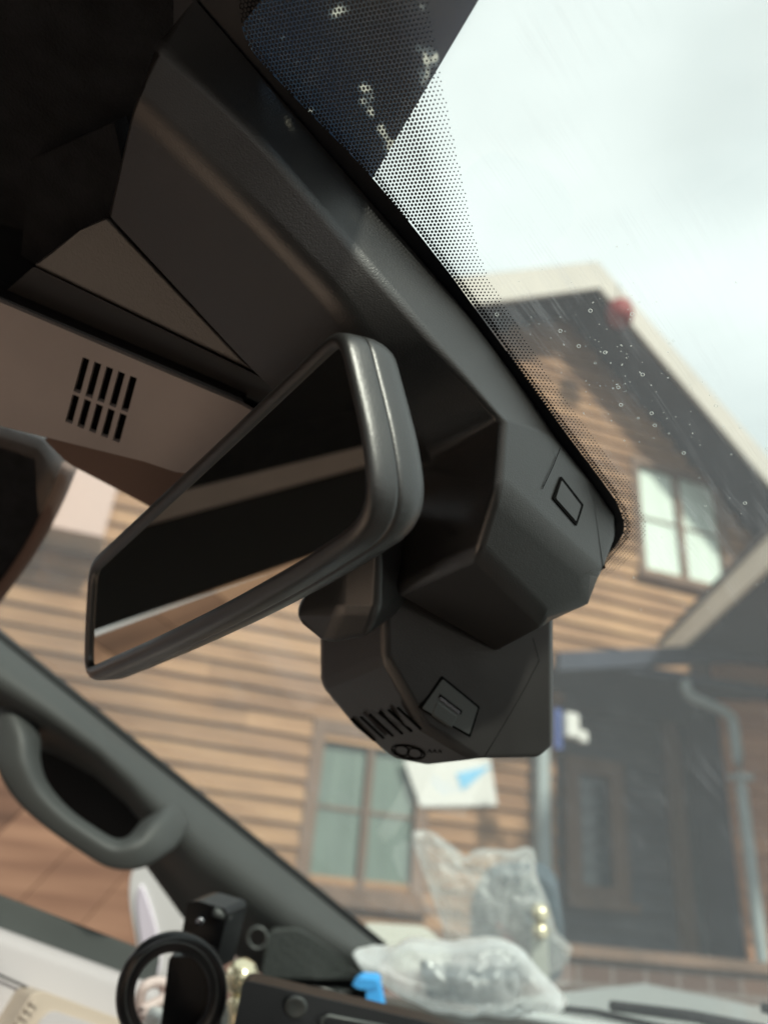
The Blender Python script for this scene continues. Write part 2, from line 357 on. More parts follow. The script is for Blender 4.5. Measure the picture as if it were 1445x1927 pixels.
outer = [(802, -60), (806, 0), (829, 130), (862, 290), (905, 480), (950, 570), (1000, 650), (1060, 745), (1105, 805), (1150, 862), (1190, 915), (1213, 975), (1212, 1015), (1180, 1055), (1120, 1093), (1060, 1118)]
def smooth2(px, n=8): return catmull([gl2(*q) for q in px], n)
fin, fout = smooth2(inner), smooth2(outer)
# solid band: from header along the housing footprint
band = [gl2(u, v) for u, v in ((330, 60), (290, 200), (260, 420), (420, 760), (760, 1020), (1000, 1090))]
b2 = list(reversed(band)); poly = fin + [Vector((q.x, q.y)) for q in b2] + [gl2(330, -90), gl2(440, -90)]
mesh('frit_band', [Vector((q.x, q.y, -.0012)) for q in poly], [list(range(len(poly)))], fritm, ws, frame=gfr, fixn=False)
def dist_poly(p, line):
    best = 9
    for a, b in zip(line, line[1:]):
        ab = b - a; t = max(0, min(1, (p - a).dot(ab) / ab.length_squared)); best = min(best, (p - a - ab * t).length)
    return best
def inside(p, poly):
    c = False; n = len(poly)
    for i in range(n):
        a, b = poly[i], poly[i - 1]
        if (a.y > p.y) != (b.y > p.y) and p.x < (b.x - a.x) * (p.y - a.y) / (b.y - a.y) + a.x: c = not c
    return c
strip = fin + list(reversed(fout))
xs = [p.x for p in strip]; ys = [p.y for p in strip]
S = .00182; vs = []; fs = []; ang = .0
row = 0; y = min(ys)
while y < max(ys):
    x = min(xs) + (S / 2 if row % 2 else 0)
    while x < max(xs):
        p = Vector((x, y))
        if inside(p, strip):
            do = dist_poly(p, fout); di = dist_poly(p, fin)
            k = min(1, do / .016); r = S * (.17 + .20 * k)
            if di < .003: r = S * .44
            b = len(vs)
            for j in range(10): q = 2 * math.pi * j / 10; vs.append(Vector((x + r * math.cos(q), y + r * math.sin(q), -.0012)))
            fs.append(list(range(b, b + 10)))
        x += S
    y += S * .866; row += 1
mesh('dot_pattern', vs, fs, fritm, ws, frame=gfr, fixn=False)
# dark sheet outside the glass stands for a reflection; pale flecks for sky gaps
o = prism('reflection_sheet', [G(905, -10, -.012), G(700, 336, -.012), G(560, 300, -.012), G(200, 60, -.012), G(380, -330, -.012), G(1080, -330, -.012)], NGW * .0015, reflm)
tag(o, 'dark blue sheet across the top of the windshield standing for a reflection, pale flecks for sky gaps', 'reflection sheet')
# water drops on the glass
speckm = filmmat('pale dust', (.95, .97, .95), .85, bump=0)
dropm = filmmat('dried water', (.95, .97, .95), .75, bump=0)
dropm0 = mat('dried water', (.85, .88, .86), .2, .8)
drops = [(1107, 502), (1123, 502), (1123, 550), (980, 563), (1001, 565), (1107, 593), (1178, 591), (1200, 577), (1186, 600), (1050, 605), (1050, 631), (1059, 632), (1138, 628), (1116, 648), (1257, 655), (1264, 650), (1165, 670), (1176, 675), (1208, 645), (1135, 672), (1116, 692), (1052, 710), (1206, 714), (1296, 734), (1345, 757), (1345, 773), (1297, 784), (1165, 771), (1223, 787), (1198, 796), (1252, 797), (1269, 794), (1295, 808), (1229, 810), (1315, 847), (1256, 825), (1391, 815), (1406, 812), (1442, 855), (1227, 834), (1284, 862), (1374, 865), (1160, 738), (995, 605), (1010, 618), (930, 600), (1400, 957), (1371, 947), (1150, 740), (1339, 724), (1085, 660), (1242, 712)]
dv = []; df_ = []
for a_ in range(18):
    A = 2 * math.pi * a_ / 18
    for b_ in range(6):
        B = 2 * math.pi * b_ / 6; rr_ = 1 + .2 * math.cos(B)
        dv.append(Vector((rr_ * math.cos(A), rr_ * math.sin(A), -.2 * math.sin(B))))
        df_.append([a_ * 6 + b_, a_ * 6 + (b_ + 1) % 6, ((a_ + 1) % 18) * 6 + (b_ + 1) % 6, ((a_ + 1) % 18) * 6 + b_])
proto = None
for i, (u, v) in enumerate(drops):
    q = gin @ G(u, v); R = random.choice((.0003, .0003, .0004, .0005, .0008))
    fr = gfr @ Matrix.Translation((q.x, q.y, .0042)) @ Matrix.Rotation(math.pi, 4, 'X') @ Matrix.Scale(R, 4)
    if proto is None:
        proto = mesh('water_drop', dv, df_, dropm, frame=fr, smooth=True); o = proto
        tag(o, 'tiny round water drop clinging to the windshield in front of the house gable', 'water drop', 'water drops on the windshield')
    else: o = proto.copy(); COL.objects.link(o); o.matrix_world = fr
sv_ = []; sf_ = []; rs_ = random.Random(3)
for i in range(230):
    u, v = rs_.uniform(900, 1445), rs_.uniform(520, 1180)
    if u > 1130 and v < 500 + (u - 1125) * 1.1: continue
    if i % 3 == 0: u, v = rs_.gauss(1180, 90), rs_.gauss(700, 90)
    q = gin @ G(u, v)
    if inside(Vector((q.x, q.y)), strip) or dist_poly(Vector((q.x, q.y)), fin) < .01: continue
    r = rs_.choice((.00013, .00018, .00025, .00035)); e = rs_.uniform(1, 2.2); th_ = rs_.uniform(0, 3.14); b = len(sv_)
    for j in range(7):
        a = 2 * math.pi * j / 7; x_, y_ = r * e * math.cos(a), r * math.sin(a)
        sv_.append(Vector((q.x + x_ * math.cos(th_) - y_ * math.sin(th_), q.y + x_ * math.sin(th_) + y_ * math.cos(th_), .0046)))
    sf_.append(list(range(b, b + 7)))
tag(mesh('dust_specks', sv_, sf_, speckm, ws, frame=gfr, fixn=False), kind='stuff')
# ---- sensor housing
sh = thing('sensor_housing', G(700, 600, .02), 'large angular black plastic cover fixed to the dotted windshield above the mirror', 'cover')
V = {}
def gv_(k, u, v, t): V[k] = G(u, v, t)
def rail_(px, n=5): return catmull([G(*q) for q in px], n)
Or = rail_([(366, 0, .003), (522, 181, .003), (661, 341, .003), (780, 478, .003), (886, 602, .003), (970, 715, .003), (1049, 831, .003)])
Rr = rail_([(297, 84, .028), (385, 158, .030), (490, 262, .032), (610, 400, .034), (735, 545, .036), (850, 678, .037), (947, 792, .038)])
Cr = rail_([(247, 196, .045), (318, 262, .048), (389, 329, .050), (498, 430, .052), (623, 563, .053), (720, 700, .052), (792, 876, .050)])
for k, u, v, t in (('O6', 1112, 910, .003), ('O7', 1154, 975, .004), ('S1', 1153, 1018, .010), ('S2', 1130, 1078, .024), ('K2', 1098, 1062, .036), ('E1', 897, 1042, .080), ('S6', 738, 1115, .075),
                   ('B2', 203, 402, .041), ('B3', 495, 715, .046), ('B4', 650, 860, .048), ('Bm', 340, 550, .0435)):
    gv_(k, u, v, t)
V['R5'] = Rr[-1]; V['O5'] = Or[-1]; V['B5'] = None
plC = plane3(V['R5'], V['K2'], V['O6'])
V['K1'] = hit(936, 918, plC); V['S2'] = hit(1130, 1078, plC)
pC2 = plane3(V['K1'], V['K2'], V['E1'])
V['S3'] = hit(1098, 1130, pC2); V['E2'] = hit(1013, 1157, pC2)
pD = plane3(V['E1'], V['S6'], V['E2'])
V['S4'] = hit(1024, 1180, pD); V['S5'] = hit(935, 1226, pD)
pF = plane3(V['K1'], V['E1'], V['S6'])
V['F1'] = hit(690, 1010, pF); Cr[-1] = hit(796, 876, pF)
for q_ in range(2, 7): Cr[-q_] = Cr[-q_].lerp(Cr[-1] + (Cr[-7] - Cr[-1]) * ((q_ - 1) / 6), .6)
n_ = len(Or)
for i_ in range(n_):
    V['o%d' % i_] = Or[i_]; V['r%d' % i_] = Rr[i_]; V['c%d' % i_] = Cr[i_]

e_ = n_ - 1; oE, rE, cE = 'o%d' % e_, 'r%d' % e_, 'c%d' % e_
for k in ('O5', 'R5', 'B5'): del V[k]
faces = []; wts = {}
for i_ in range(e_):
    faces.append(['o%d' % i_, 'o%d' % (i_ + 1), 'r%d' % (i_ + 1), 'r%d' % i_]); faces.append(['r%d' % i_, 'r%d' % (i_ + 1), 'c%d' % (i_ + 1), 'c%d' % i_])
    wts[('r%d' % i_, 'r%d' % (i_ + 1))] = .5; wts[('c%d' % i_, 'c%d' % (i_ + 1))] = 1.0
# main under face between the soft crease and the console
br = catmull([V['B2'], V['Bm'], V['B3'], V['B4']], e_ // 3 + 1)
br = [br[min(len(br) - 1, round(k_ * (len(br) - 1) / e_))] for k_ in range(e_ + 1)]
for i_ in range(e_ + 1): V['b%d' % i_] = br[i_]
for k in ('B2', 'Bm', 'B3', 'B4'): del V[k]
for i_ in range(e_): faces.append(['c%d' % i_, 'c%d' % (i_ + 1), 'b%d' % (i_ + 1), 'b%d' % i_])
bE = 'b%d' % e_
faces += [[oE, 'O6', 'O7', 'S1', 'S2', 'K2', 'K1', rE], ['S2', 'S3', 'K2'], ['K1', 'K2', 'S3', 'E2', 'E1'], ['E2', 'S3', 'S4'], ['E1', 'E2', 'S4', 'S5', 'S6'],
          [rE, 'K1', cE], [cE, 'K1', 'E1', 'S6', 'F1'], [cE, 'F1', bE]]
loop = ['o%d' % i_ for i_ in range(e_ + 1)] + ['O6', 'O7', 'S1', 'S2', 'S3', 'S4', 'S5', 'S6', 'F1'] + ['b%d' % i_ for i_ in range(e_, -1, -1)] + ['c0', 'r0']
for a, b, w_ in ((rE, 'K1', .6), ('K1', 'E1', .6), ('E1', 'S6', .8), ('E1', 'E2', .9), ('K1', 'K2', 1), ('K2', 'S3', .5), ('E2', 'S3', .5), ('E2', 'S4', .5), ('S4', 'S5', .25), ('S5', 'S6', .3), ('K2', 'S2', .5), ('c0', 'b0', .3)):
    wts[(a, b)] = w_
def pushg(k, p):
    q = gin @ p; return gfr @ Vector((q.x, q.y, -.0022))
def faceted_w(name, V, faces, loop, push, m, parent, wts, bw_, seg=5):
    keys = list(V); ix = {k: i for i, k in enumerate(keys)}; vs = [V[k] for k in keys]
    fs = [[ix[k] for k in f] for f in faces]; base = {}
    for k in loop: base[k] = len(vs); vs.append(push(k, V[k]))
    for a, b in zip(loop, loop[1:] + loop[:1]): fs.append([ix[a], ix[b], base[b], base[a]])
    o = mesh(name, vs, fs, m, parent, smooth=True)
    at = o.data.attributes.new('bevel_weight_edge', 'FLOAT', 'EDGE')
    look = {}
    for (a, b), w_ in wts.items(): look[frozenset((ix[a], ix[b]))] = w_
    front = len(faces); cnt = {}
    for p in o.data.polygons:
        for ek in p.edge_keys: cnt.setdefault(frozenset(ek), []).append(p)
    for e in o.data.edges:
        k = frozenset(e.vertices)
        at.data[e.index].value = look.get(k, 0)
        ps = cnt.get(k, [])
        if len(ps) == 2 and ps[0].normal.angle(ps[1].normal, 0) > math.radians(24) and k not in look: e.use_edge_sharp = True
    b = o.modifiers.new('bevel', 'BEVEL'); b.width = bw_; b.segments = seg; b.limit_method = 'WEIGHT'; b.use_clamp_overlap = False
    wn_ = o.modifiers.new('normals', 'WEIGHTED_NORMAL'); wn_.keep_sharp = True; wn_.weight = 60
    return o
shell = faceted_w('cover_shell', V, faces, loop, pushg, grain, sh, wts, .0075)
# square clip with its groove and pad
pc = (M3 @ Vector((0, 0, 1)))
def onC(u, v, off=0): return hit(u, v, plC, off)
nC = plC[1] if plC[1].dot(pc) < 0 else -plC[1]
pad = roundpoly([onC(*q, .0008) for q in ((1056, 868), (1128, 956), (1108, 1022), (1022, 930))], .006)
cp = roundpoly([onC(*q, .0005) for q in ((1056, 896), (1098, 950), (1085, 990), (1040, 938))], .0008)
o = prism('clip_recess', cp, -nC * .0008, slotm, sh)
cp = roundpoly([onC(*q, .0009) for q in ((1057, 904), (1093, 951), (1084, 981), (1046, 938))], .0008)
prism('clip_button', cp, -nC * .001, grain2, sh, bev=.0002)
tube('part_line', [onC(1054, 842, .0002), onC(1040, 878, .0002), onC(1020, 920, .0002)], .00022, slotm, sh, n=6)
# ---- black edge trim and headliner patch behind the cover
ht = prism('headliner_edge', [G(u, v, .016) for u, v in ((60, 300), (215, 230), (250, 400), (560, 690), (500, 790), (40, 480))], NGW * .01, fabric); tag(ht, kind='structure')
# ---- overhead console
oc = thing('overhead_console', P(230, 650, .42), 'taupe and black roof console with a slotted grille, beside the big cover', 'console')
c1, c2, c3 = P(200, 403, .372), P(58, 497, .385), P(484, 702, .405)
T = {'a': c1, 'b': P(150, 430, .378), 'c': c2, 'd': P(2, 552, .405), 'e': P(-90, 512, .40), 'f': P(456, 748, .425), 'g': P(520, 778, .43), 'h': c3, 'i': P(560, 770, .42), 'j': P(-40, 500, .385)}
faceted('console_top', T, [['a', 'b', 'c', 'h']], ['a', 'b', 'c', 'h'], lambda k, p: p + M3 @ Vector((.004, .004, .035)), coarse, oc, bev=.0025)
BD = {'c': P(60, 498, .384), 'd': P(2, 551, .418), 'f': P(452, 745, .436), 'g': P(530, 780, .445), 'h': P(488, 706, .404), 'i': P(580, 760, .42)}
faceted('console_side', BD, [['c', 'd', 'f', 'h'], ['h', 'f', 'g', 'i']], ['c', 'd', 'f', 'g', 'i', 'h'], lambda k, p: p + M3 @ Vector((.004, .004, .035)), mat('satin plastic with shade in its colour', (.022, .021, .021), .5, .4, bump=.2, bscale=1200), oc, bev=.002)  # dark colour carries the shade of this turned-away face
pa, pb, pc_ = P(0, 566, .405), P(450, 762, .425), P(0, 803, .455)
plP = plane3(pa, pb, pc_)
nP = plP[1] if plP[1].dot(M3 @ Vector((0, 0, 1))) < 0 else -plP[1]
panel = prism('lamp_panel', [hit(u, v, plP) for u, v in ((-90, 530), (455, 762), (520, 800), (420, 900), (330, 888), (270, 868), (-90, 779))], -nP * .003, consolem, oc)
A0, ac, dn = Vector((151, 674)), Vector((112, 44)), Vector((-33, 122))
cut_l = []
for i in range(5):
    for j in range(2):
        s0, s1 = i / 5 + .02, i / 5 + .135; t0, t1 = (0, .53) if j == 0 else (.575, 1.0)
        q = [A0 + ac * s + dn * t for s, t in ((s0, t0), (s1, t0), (s1, t1), (s0, t1))]
        cut_l.append(([hit(p.x, p.y, plP, .002) for p in q], -nP * .02))
cut(panel, cut_l)
bevel(panel, .0004, 2, 30)
prism('grille_backing', [hit(u, v, plP, -.006) for u, v in ((100, 650), (290, 700), (260, 850), (90, 810))], -nP * .004, slotm, oc)
prism('console_body', [hit(u, v, plP, -.0121) for u, v in ((-80, 535), (450, 765), (500, 800), (410, 890), (270, 860), (-80, 775))], Vector((0, 0, .08)), blackm, oc)
prism('slot_strip', [P(-90, 520, .407), P(456, 750, .428), P(460, 760, .428), P(-90, 531, .407)], Vector((0, 0, .01)), gloss, oc)
# ---- sun visor & side rail
sv = thing('sun_visor', P(200, 880, .52), 'brown fabric sun visor folded up behind the roof console', 'visor')
prism('visor_board', roundpoly([P(78, 822, .50), P(420, 900, .53), P(330, 985, .55), P(270, 947, .55), P(128, 873, .53)], .006), Vector((.01, 0, .012)), visorm, sv, bev=.003)
rr = thing('roof_side_trim', P(30, 950, .66), 'dark padded roof trim at the left edge with a brown piped border', 'trim')
prism('trim_pad', [P(-80, 770, .60), P(82, 826, .58), P(130, 872, .60), P(95, 945, .64), P(48, 1035, .68), P(0, 1108, .72), P(-80, 1220, .78)], M3 @ Vector((-.01, -.01, .03)), fabric, rr, bev=.004)
tube('piping', catmull([P(132, 876, .60), P(104, 945, .64), P(60, 1030, .68), P(8, 1105, .72), P(-80, 1222, .78)], 5), .006, visorm, rr)
# ---- rear view mirror
TR, TL = P(634, 668, .285), P(180, 1077, .462)
mX = (TR - TL).normalized()
rB = M3 @ ray(694, 968); dB = (TR - CAM).dot(mX) / rB.dot(mX); BR = CAM + rB * dB
plM = plane3(TR, TL, BR); nM = plM[1] if plM[1].dot(M3 @ Vector((0, 0, 1))) < 0 else -plM[1]
mY = nM.cross(mX).normalized()
if mY.z < 0: mY = -mY
mir = thing('rear_view_mirror', TR, 'black rear view mirror in a thick rounded frame, hanging in the middle', 'mirror')
def m2(u, v): q = hit(u, v, plM) - TR; return Vector((q.dot(mX), q.dot(mY)))
gp = [(177, 1077), (400, 870), (639, 642), (662, 735), (682, 820), (692, 900), (690, 950), (665, 988), (560, 1058), (430, 1132), (300, 1197), (172, 1254), (168, 1247), (171, 1160)]
rad = [.006, .05, .005, .02, .02, .02, .01, .012, .05, .05, .05, .006, .004, .02]
lp = roundpoly([m2(*q) for q in gp], rad, 7)
# orientation / resample
L2 = []; per = 0
segs = [(lp[i], lp[(i + 1) % len(lp)]) for i in range(len(lp))]
tot = sum((b - a).length for a, b in segs); NS = 260; acc = 0; k = 0
for i in range(NS):
    s = tot * i / NS
    while k < len(segs) and acc + (segs[k][1] - segs[k][0]).length < s: acc += (segs[k][1] - segs[k][0]).length; k += 1
    a, b = segs[k]; L2.append(a + (b - a) * ((s - acc) / max(1e-9, (b - a).length)))
for _ in range(2): L2 = [(L2[i - 1] + L2[i] * 2 + L2[(i + 1) % NS]) / 4 for i in range(NS)]
area = sum(L2[i - 1].x * L2[i].y - L2[i].x * L2[i - 1].y for i in range(NS))
nrm = []
for i in range(NS):
    d = (L2[(i + 2) % NS] - L2[i - 2]).normalized(); q = Vector((d.y, -d.x)); nrm.append(q if area > 0 else -q)
for _ in range(6): nrm = [(nrm[i - 1] + nrm[i] + nrm[(i + 1) % NS]).normalized() for i in range(NS)]
def ring(o, b):
    ks = [(1 + .45 * min(1, max(0, -q.x / .25))) * (1 + .28 * abs(nrm[i_].y)) for i_, q in enumerate(L2)]
    return [TR + mX * (L2[i].x + nrm[i].x * o * ks[i]) + mY * (L2[i].y + nrm[i].y * o * ks[i]) - nM * b for i in range(NS)]
def loft(name, prof, m, cap0=False, cap1=False):
    vs = []; fs = []
    for o_, b_ in prof: vs += ring(o_, b_)
    for r_ in range(len(prof) - 1):
        for i in range(NS): fs.append([r_ * NS + i, r_ * NS + (i + 1) % NS, (r_ + 1) * NS + (i + 1) % NS, (r_ + 1) * NS + i])
    if cap0: fs.append(list(range(NS)))
    if cap1: fs.append(list(range((len(prof) - 1) * NS, len(prof) * NS)))
    return mesh(name, vs, fs, m, mir, smooth=True)
loft('front_rim', [(0, .003), (0, .0004), (.0003, -.0006), (.0011, -.0014), (.0022, -.0017), (.0033, -.0012), (.0042, -.0002), (.0047, .0014), (.0050, .0040), (.0051, .0080), (.0051, .0092), (.0049, .0095), (.003, .0100)], bezel)
loft('back_shell', [(.003, .0096), (.0049, .0097), (.00515, .0100), (.0052, .0120), (.0051, .0155), (.0045, .0195), (.0030, .0235), (.0003, .0265), (-.004, .0285), (-.012, .0300)], bezel, cap1=True)
g = mesh('mirror_glass', ring(.0004, .0010), [list(range(NS))], mirrorm, mir)
# arm and knuckle under the mirror
Wm = {'a': P(552, 1148, .415), 'b': P(560, 1175, .412), 'c': P(612, 1215, .41), 'd': P(690, 1200, .40), 'e': P(712, 1150, .395), 'f': P(716, 1000, .385), 'g': P(640, 1000, .40), 'h': P(640, 1150, .395)}
faceted('mount_arm', Wm, [['a', 'b', 'c', 'h'], ['c', 'd', 'e', 'h'], ['h', 'e', 'f', 'g'], ['a', 'h', 'g']], ['a', 'b', 'c', 'd', 'e', 'f', 'g'], lambda k, p: p + M3 @ Vector((.02, -.01, .035)), grain2, mir, bev=.006, seg=4)
# ---- dash camera
dc = thing('dash_camera', P(850, 1280, .45), 'boxy black dash camera below the big cover, with slots and a round emblem', 'camera')
D = {'t1': P(722, 1040, .425), 't2': P(1042, 1100, .462), 'q1': P(724, 1240, .427), 'q2': P(800, 1368, .438), 'q3': P(900, 1433, .455), 'r1': P(1043, 1405, .497), 'r0': P(1015, 1430, .494),
     'l0': P(600, 1130, .455), 'l1': P(602, 1292, .462), 'l2': P(668, 1372, .465), 'l3': P(742, 1432, .468), 'l4': P(805, 1444, .475)}
plV = plane3(D['q1'], D['q2'], D['l2'])
for k_, u_, v_ in (('q3', 900, 1433), ('l1', 602, 1292), ('l3', 742, 1432), ('l4', 805, 1444)): D[k_] = hit(u_, v_, plV)
plQ = plane3(D['t1'], D['q3'], D['t2'])
for k_, u_, v_ in (('q1', 724, 1240), ('q2', 800, 1368)): D[k_] = (D[k_] + hit(u_, v_, plQ)) / 2
for k_, u_, v_ in (('r1', 1043, 1405), ('r0', 1015, 1430)): D[k_] = hit(u_, v_, plQ)
body = faceted('camera_body', D, [['t1', 'q1', 'q2', 'q3', 'r0', 'r1', 't2'], ['t1', 'l0', 'l1', 'q1'], ['q1', 'l1', 'l2', 'l3', 'l4', 'q3', 'q2']], ['t1', 't2', 'r1', 'r0', 'q3', 'l4', 'l3', 'l2', 'l1', 'l0'],
        lambda k, p: p + M3 @ (Vector((.004, -.012, .05)) if k[0] == 'l' or k == 'q3' else Vector((.0, -.004, .03))), grain2, dc, bev=.0042, seg=5, ang=12)
plV = plane3(D['q1'], D['l2'], D['l4'])
def onQ(u, v, off=0): return hit(u, v, plQ, off)
def onV(u, v, off=0): return hit(u, v, plV, off)
vf = M3 @ Vector((0, 0, 1))
nQ = plQ[1] if plQ[1].dot(vf) < 0 else -plQ[1]; nV = plV[1] if plV[1].dot(vf) < 0 else -plV[1]
from mathutils.bvhtree import BVHTree
bpy.context.view_layer.update()
dgc = bpy.context.evaluated_depsgraph_get(); be = body.evaluated_get(dgc)
bvh = BVHTree.FromObject(be, dgc); bmi = body.matrix_world.inverted()
def onB(u, v, off=0):
    d = (bmi.to_3x3() @ (M3 @ ray(u, v))).normalized(); r_ = bvh.ray_cast(bmi @ CAM, d)
    if r_[0] is None: return onV(u, v, off)
    n_2 = r_[1] if r_[1].dot(d) < 0 else -r_[1]
    return body.matrix_world @ (r_[0] + n_2 * off)
plP2 = plane3(onB(835, 1290), onB(895, 1332), onB(878, 1372)); plV2 = plane3(onB(668, 1360), onB(704, 1395), onB(738, 1345))
prism('port_frame', roundpoly([hit(*q, plP2, .0003) for q in ((831, 1271), (903, 1330), (885, 1388), (789, 1332))], .0008), -nQ * .004, slotm, dc)
prism('port_plate', roundpoly([hit(*q, plP2, .0008) for q in ((833, 1278), (899, 1332), (883, 1382), (794, 1333))], .001), -nQ * .004, greyp, dc, bev=.0004)
prism('port_slot', [hit(*q, plP2, .0011) for q in ((828, 1306), (870, 1338), (867, 1345), (825, 1313))], -nQ * .002, slotm, dc)
prism('plug', [hit(*q, plP2, .0014) for q in ((829, 1311), (866, 1339), (864, 1344), (827, 1316))], -nQ * .002, whitemet, dc)
prism('thumb_notch', [hit(*q, plP2, .0014) for q in ((823, 1318), (862, 1347), (850, 1372), (812, 1345))], -nQ * .003, greyp, dc, bev=.0012)
tube('part_line', [onB(1002, 1200, 0), onB(1014, 1243, 0), onB(990, 1290, 0), onB(960, 1343, 0), onB(935, 1385, 0), onB(912, 1423, 0)], .00018, slotm, dc, n=6)
for i in range(6):
    o_ = Vector((660 + 17.4 * i, 1354 - 4.3 * i)); d_ = Vector((44, 41)); w = Vector((1.6, -.3))
    prism('vent_slot', [hit(p.x, p.y, plV2, .0011) for p in (o_ - w, o_ + w, o_ + d_ + w, o_ + d_ - w)], -nV * .001, slotm, dc)
ec = Vector((768, 1415)); e1 = Vector((31, 6.5)); e2 = Vector((-2.5, 11.5))
def ell(k, a0=0, a1=2 * math.pi, n=28, c=Vector((0, 0)), kx=1, ky=1): return [ec + e1 * (c.x + k * kx * math.cos(a0 + (a1 - a0) * i / n)) + e2 * (c.y + k * ky * math.sin(a0 + (a1 - a0) * i / n)) for i in range(n + 1)]
em = tube('emblem', [onB(p.x, p.y, .0003) for p in ell(1)[:-1]], .00045, slotm, dc, n=8, closed=True)
tube('emblem_loop', [onB(p.x, p.y, .0003) for p in ell(.78, c=Vector((-.38, 0)), kx=.55, ky=1)[:-1]], .00034, slotm, dc, n=8, closed=True)
tube('emblem_loop', [onB(p.x, p.y, .0003) for p in ell(.78, c=Vector((.38, 0)), kx=.55, ky=1)[:-1]], .00034, slotm, dc, n=8, closed=True)
for i in range(3):
    c = Vector((808 + 9.5 * i, 1413 + .2 * i))
    tube('mark', [onB(c.x - 3.4, c.y + 3, .0002), onB(c.x, c.y - 2.5, .0002), onB(c.x + 3.4, c.y + 3, .0002)], .0003, slotm, dc, n=6)
# ---- left windshield pillar with grab handle
pl = thing('windshield_pillar', G(350, 1500), 'sloping grey green windshield pillar with a grab handle at lower left', 'pillar')
stn = [(-200, 1042, 0, 1240, .83), (0, 1203, 0, 1385, .87), (100, 1284, 0, 1425, .89), (200, 1365, 0, 1490, .91), (260, 1414, 0, 1555, .925), (300, 1446, 0, 1615, .935), (400, 1526, 0, 1740, .96), (560, 1655, 0, 1850, 1.0), (720, 1786, 0, 1890, 1.05)]
vs = []; fs = []; K = 12
for (x, t, m_, b_, d) in stn:
    sh_ = -.18 * (b_ - t)
    for k in range(K + 1):
        s = k / K; y = t + (b_ - t) * s; bulge = .045 * math.sin(math.pi * min(1, s * 1.25)) ** .8 if s < .8 else .0
        xx = x + sh_ * s * 1.2
        vs.append(P(xx, y, d - bulge - .02 + .09 * max(0, s - .55) ** 1.2))
    vs.append(P(x, t - 2, d + .06)); vs.append(P(x + sh_, b_, d + .14))
n_ = K + 3
for i in range(len(stn) - 1):
    for k in range(K): fs.append([i * n_ + k, i * n_ + k + 1, (i + 1) * n_ + k + 1, (i + 1) * n_ + k])
    fs.append([i * n_, (i + 1) * n_, (i + 1) * n_ + K + 1, i * n_ + K + 1])
    fs.append([i * n_ + K, i * n_ + K + 2, (i + 1) * n_ + K + 2, (i + 1) * n_ + K])
    fs.append([i * n_ + K + 1, (i + 1) * n_ + K + 1, (i + 1) * n_ + K + 2, i * n_ + K + 2])
mesh('pillar_trim', vs, fs, pillarm, pl, smooth=True)
tube('seal', [P(x, t - 3, d - .008) for (x, t, m_, b_, d) in stn], .0075, rubber, pl)
hpx = catmull([Vector(q) for q in ((6, 1330, .855, .022), (30, 1390, .83, .021), (38, 1440, .815, .018), (62, 1490, .81, .0145), (108, 1538, .81, .0120), (162, 1577, .815, .0115), (212, 1605, .82, .0125), (256, 1602, .83, .0165), (292, 1576, .855, .021), (318, 1545, .895, .021))], 8)
tube('grab_handle', [P(q[0], q[1], q[2]) for q in hpx], .02, pillarm, pl, n=24, radii=[q[3] for q in hpx], sq=.55, fn=M3 @ Vector((0, 0, 1)))
prism('handle_recess', roundpoly([P(u, v, .895) for u, v in ((50, 1400), (108, 1372), (292, 1490), (300, 1560), (222, 1600), (60, 1500))], .012), M3 @ Vector((0, 0, .03)), blackm, pl)
prism('speaker_grille', roundpoly([P(u, v, d) for u, v, d in ((505, 1752, .925), (560, 1748, .935), (640, 1795, .965), (690, 1832, .985), (680, 1846, .985), (490, 1842, .915))], .01), M3 @ Vector((0, 0, .01)), mat('grille mesh', (.042, .047, .046), .6, .3, bump=1, bscale=220, bdist=.002), pl, bev=.002)
tube('tweeter_ring', [P(485 + 18 * math.cos(a), 1765 + 20 * math.sin(a), .895) for a in [2 * math.pi * i / 20 for i in range(20)]], .0018, greyp, pl, n=8, closed=True)
# ---- driver door
dr = thing('driver_door', Yp(100, 1850, .9), 'pale grey and cream driver door below the side window', 'door')
BZ = CAMZ - .045
def dy(x, z): return .93 - .30 * max(0, z - (BZ)) ** 1.0   # door leans in above the belt
xf = .50
def dpt(x, z, off=0): return Vector((x, dy(x, z) - off, z))
bl0, bl1 = Yp(-60, 1722, .9), Yp(262, 1840, .9)
sl = (bl1 - bl0); far = bl0 - sl * 3.2
def beltp(s, dz=0, doy=0): q = bl0 + sl * s; return Vector((q.x, q.y + doy, q.z + dz))
prism('door_panel', [beltp(-6), beltp(1.2), beltp(1.2, -.55), beltp(-6, -.55)], Vector((0, .05, 0)), lavm, dr, bev=.015, seg=5)
prism('window_seal', [beltp(-6, .024, .03), beltp(1.2, .030, .03), beltp(1.2, -.004, .03), beltp(-6, -.004, .03)], Vector((0, .03, 0)), dashm, dr, bev=.004)
prism('armrest', roundpoly([Yp(u, v, .86) for u, v in ((-60, 2010), (18, 1940), (62, 1868), (82, 1864), (330, 1955), (330, 2100), (-60, 2100))], .012), Vector((0, .06, 0)), creamm, dr, bev=.006, seg=4)
prism('armrest_recess', roundpoly([Yp(u, v, .857) for u, v in ((70, 1927), (98, 1900), (290, 1965), (290, 2050), (60, 2010))], .008), Vector((0, .003, 0)), lavm, dr)
for i in range(4):
    a, b = 66 - i * 9, 1888 + i * 13
    prism('window_switch', roundpoly([Yp(u, v, .852) for u, v in ((a - 9, b + 2), (a - 3, b - 7), (a + 10, b - 3), (a + 5, b + 7))], .002), Vector((0, .006, 0)), creamm, dr, bev=.0012)
tube('panel_seam', [Yp(-60, 1808, .893), Yp(60, 1862, .893), Yp(300, 1950, .893)], .0012, slotm, dr, n=6)
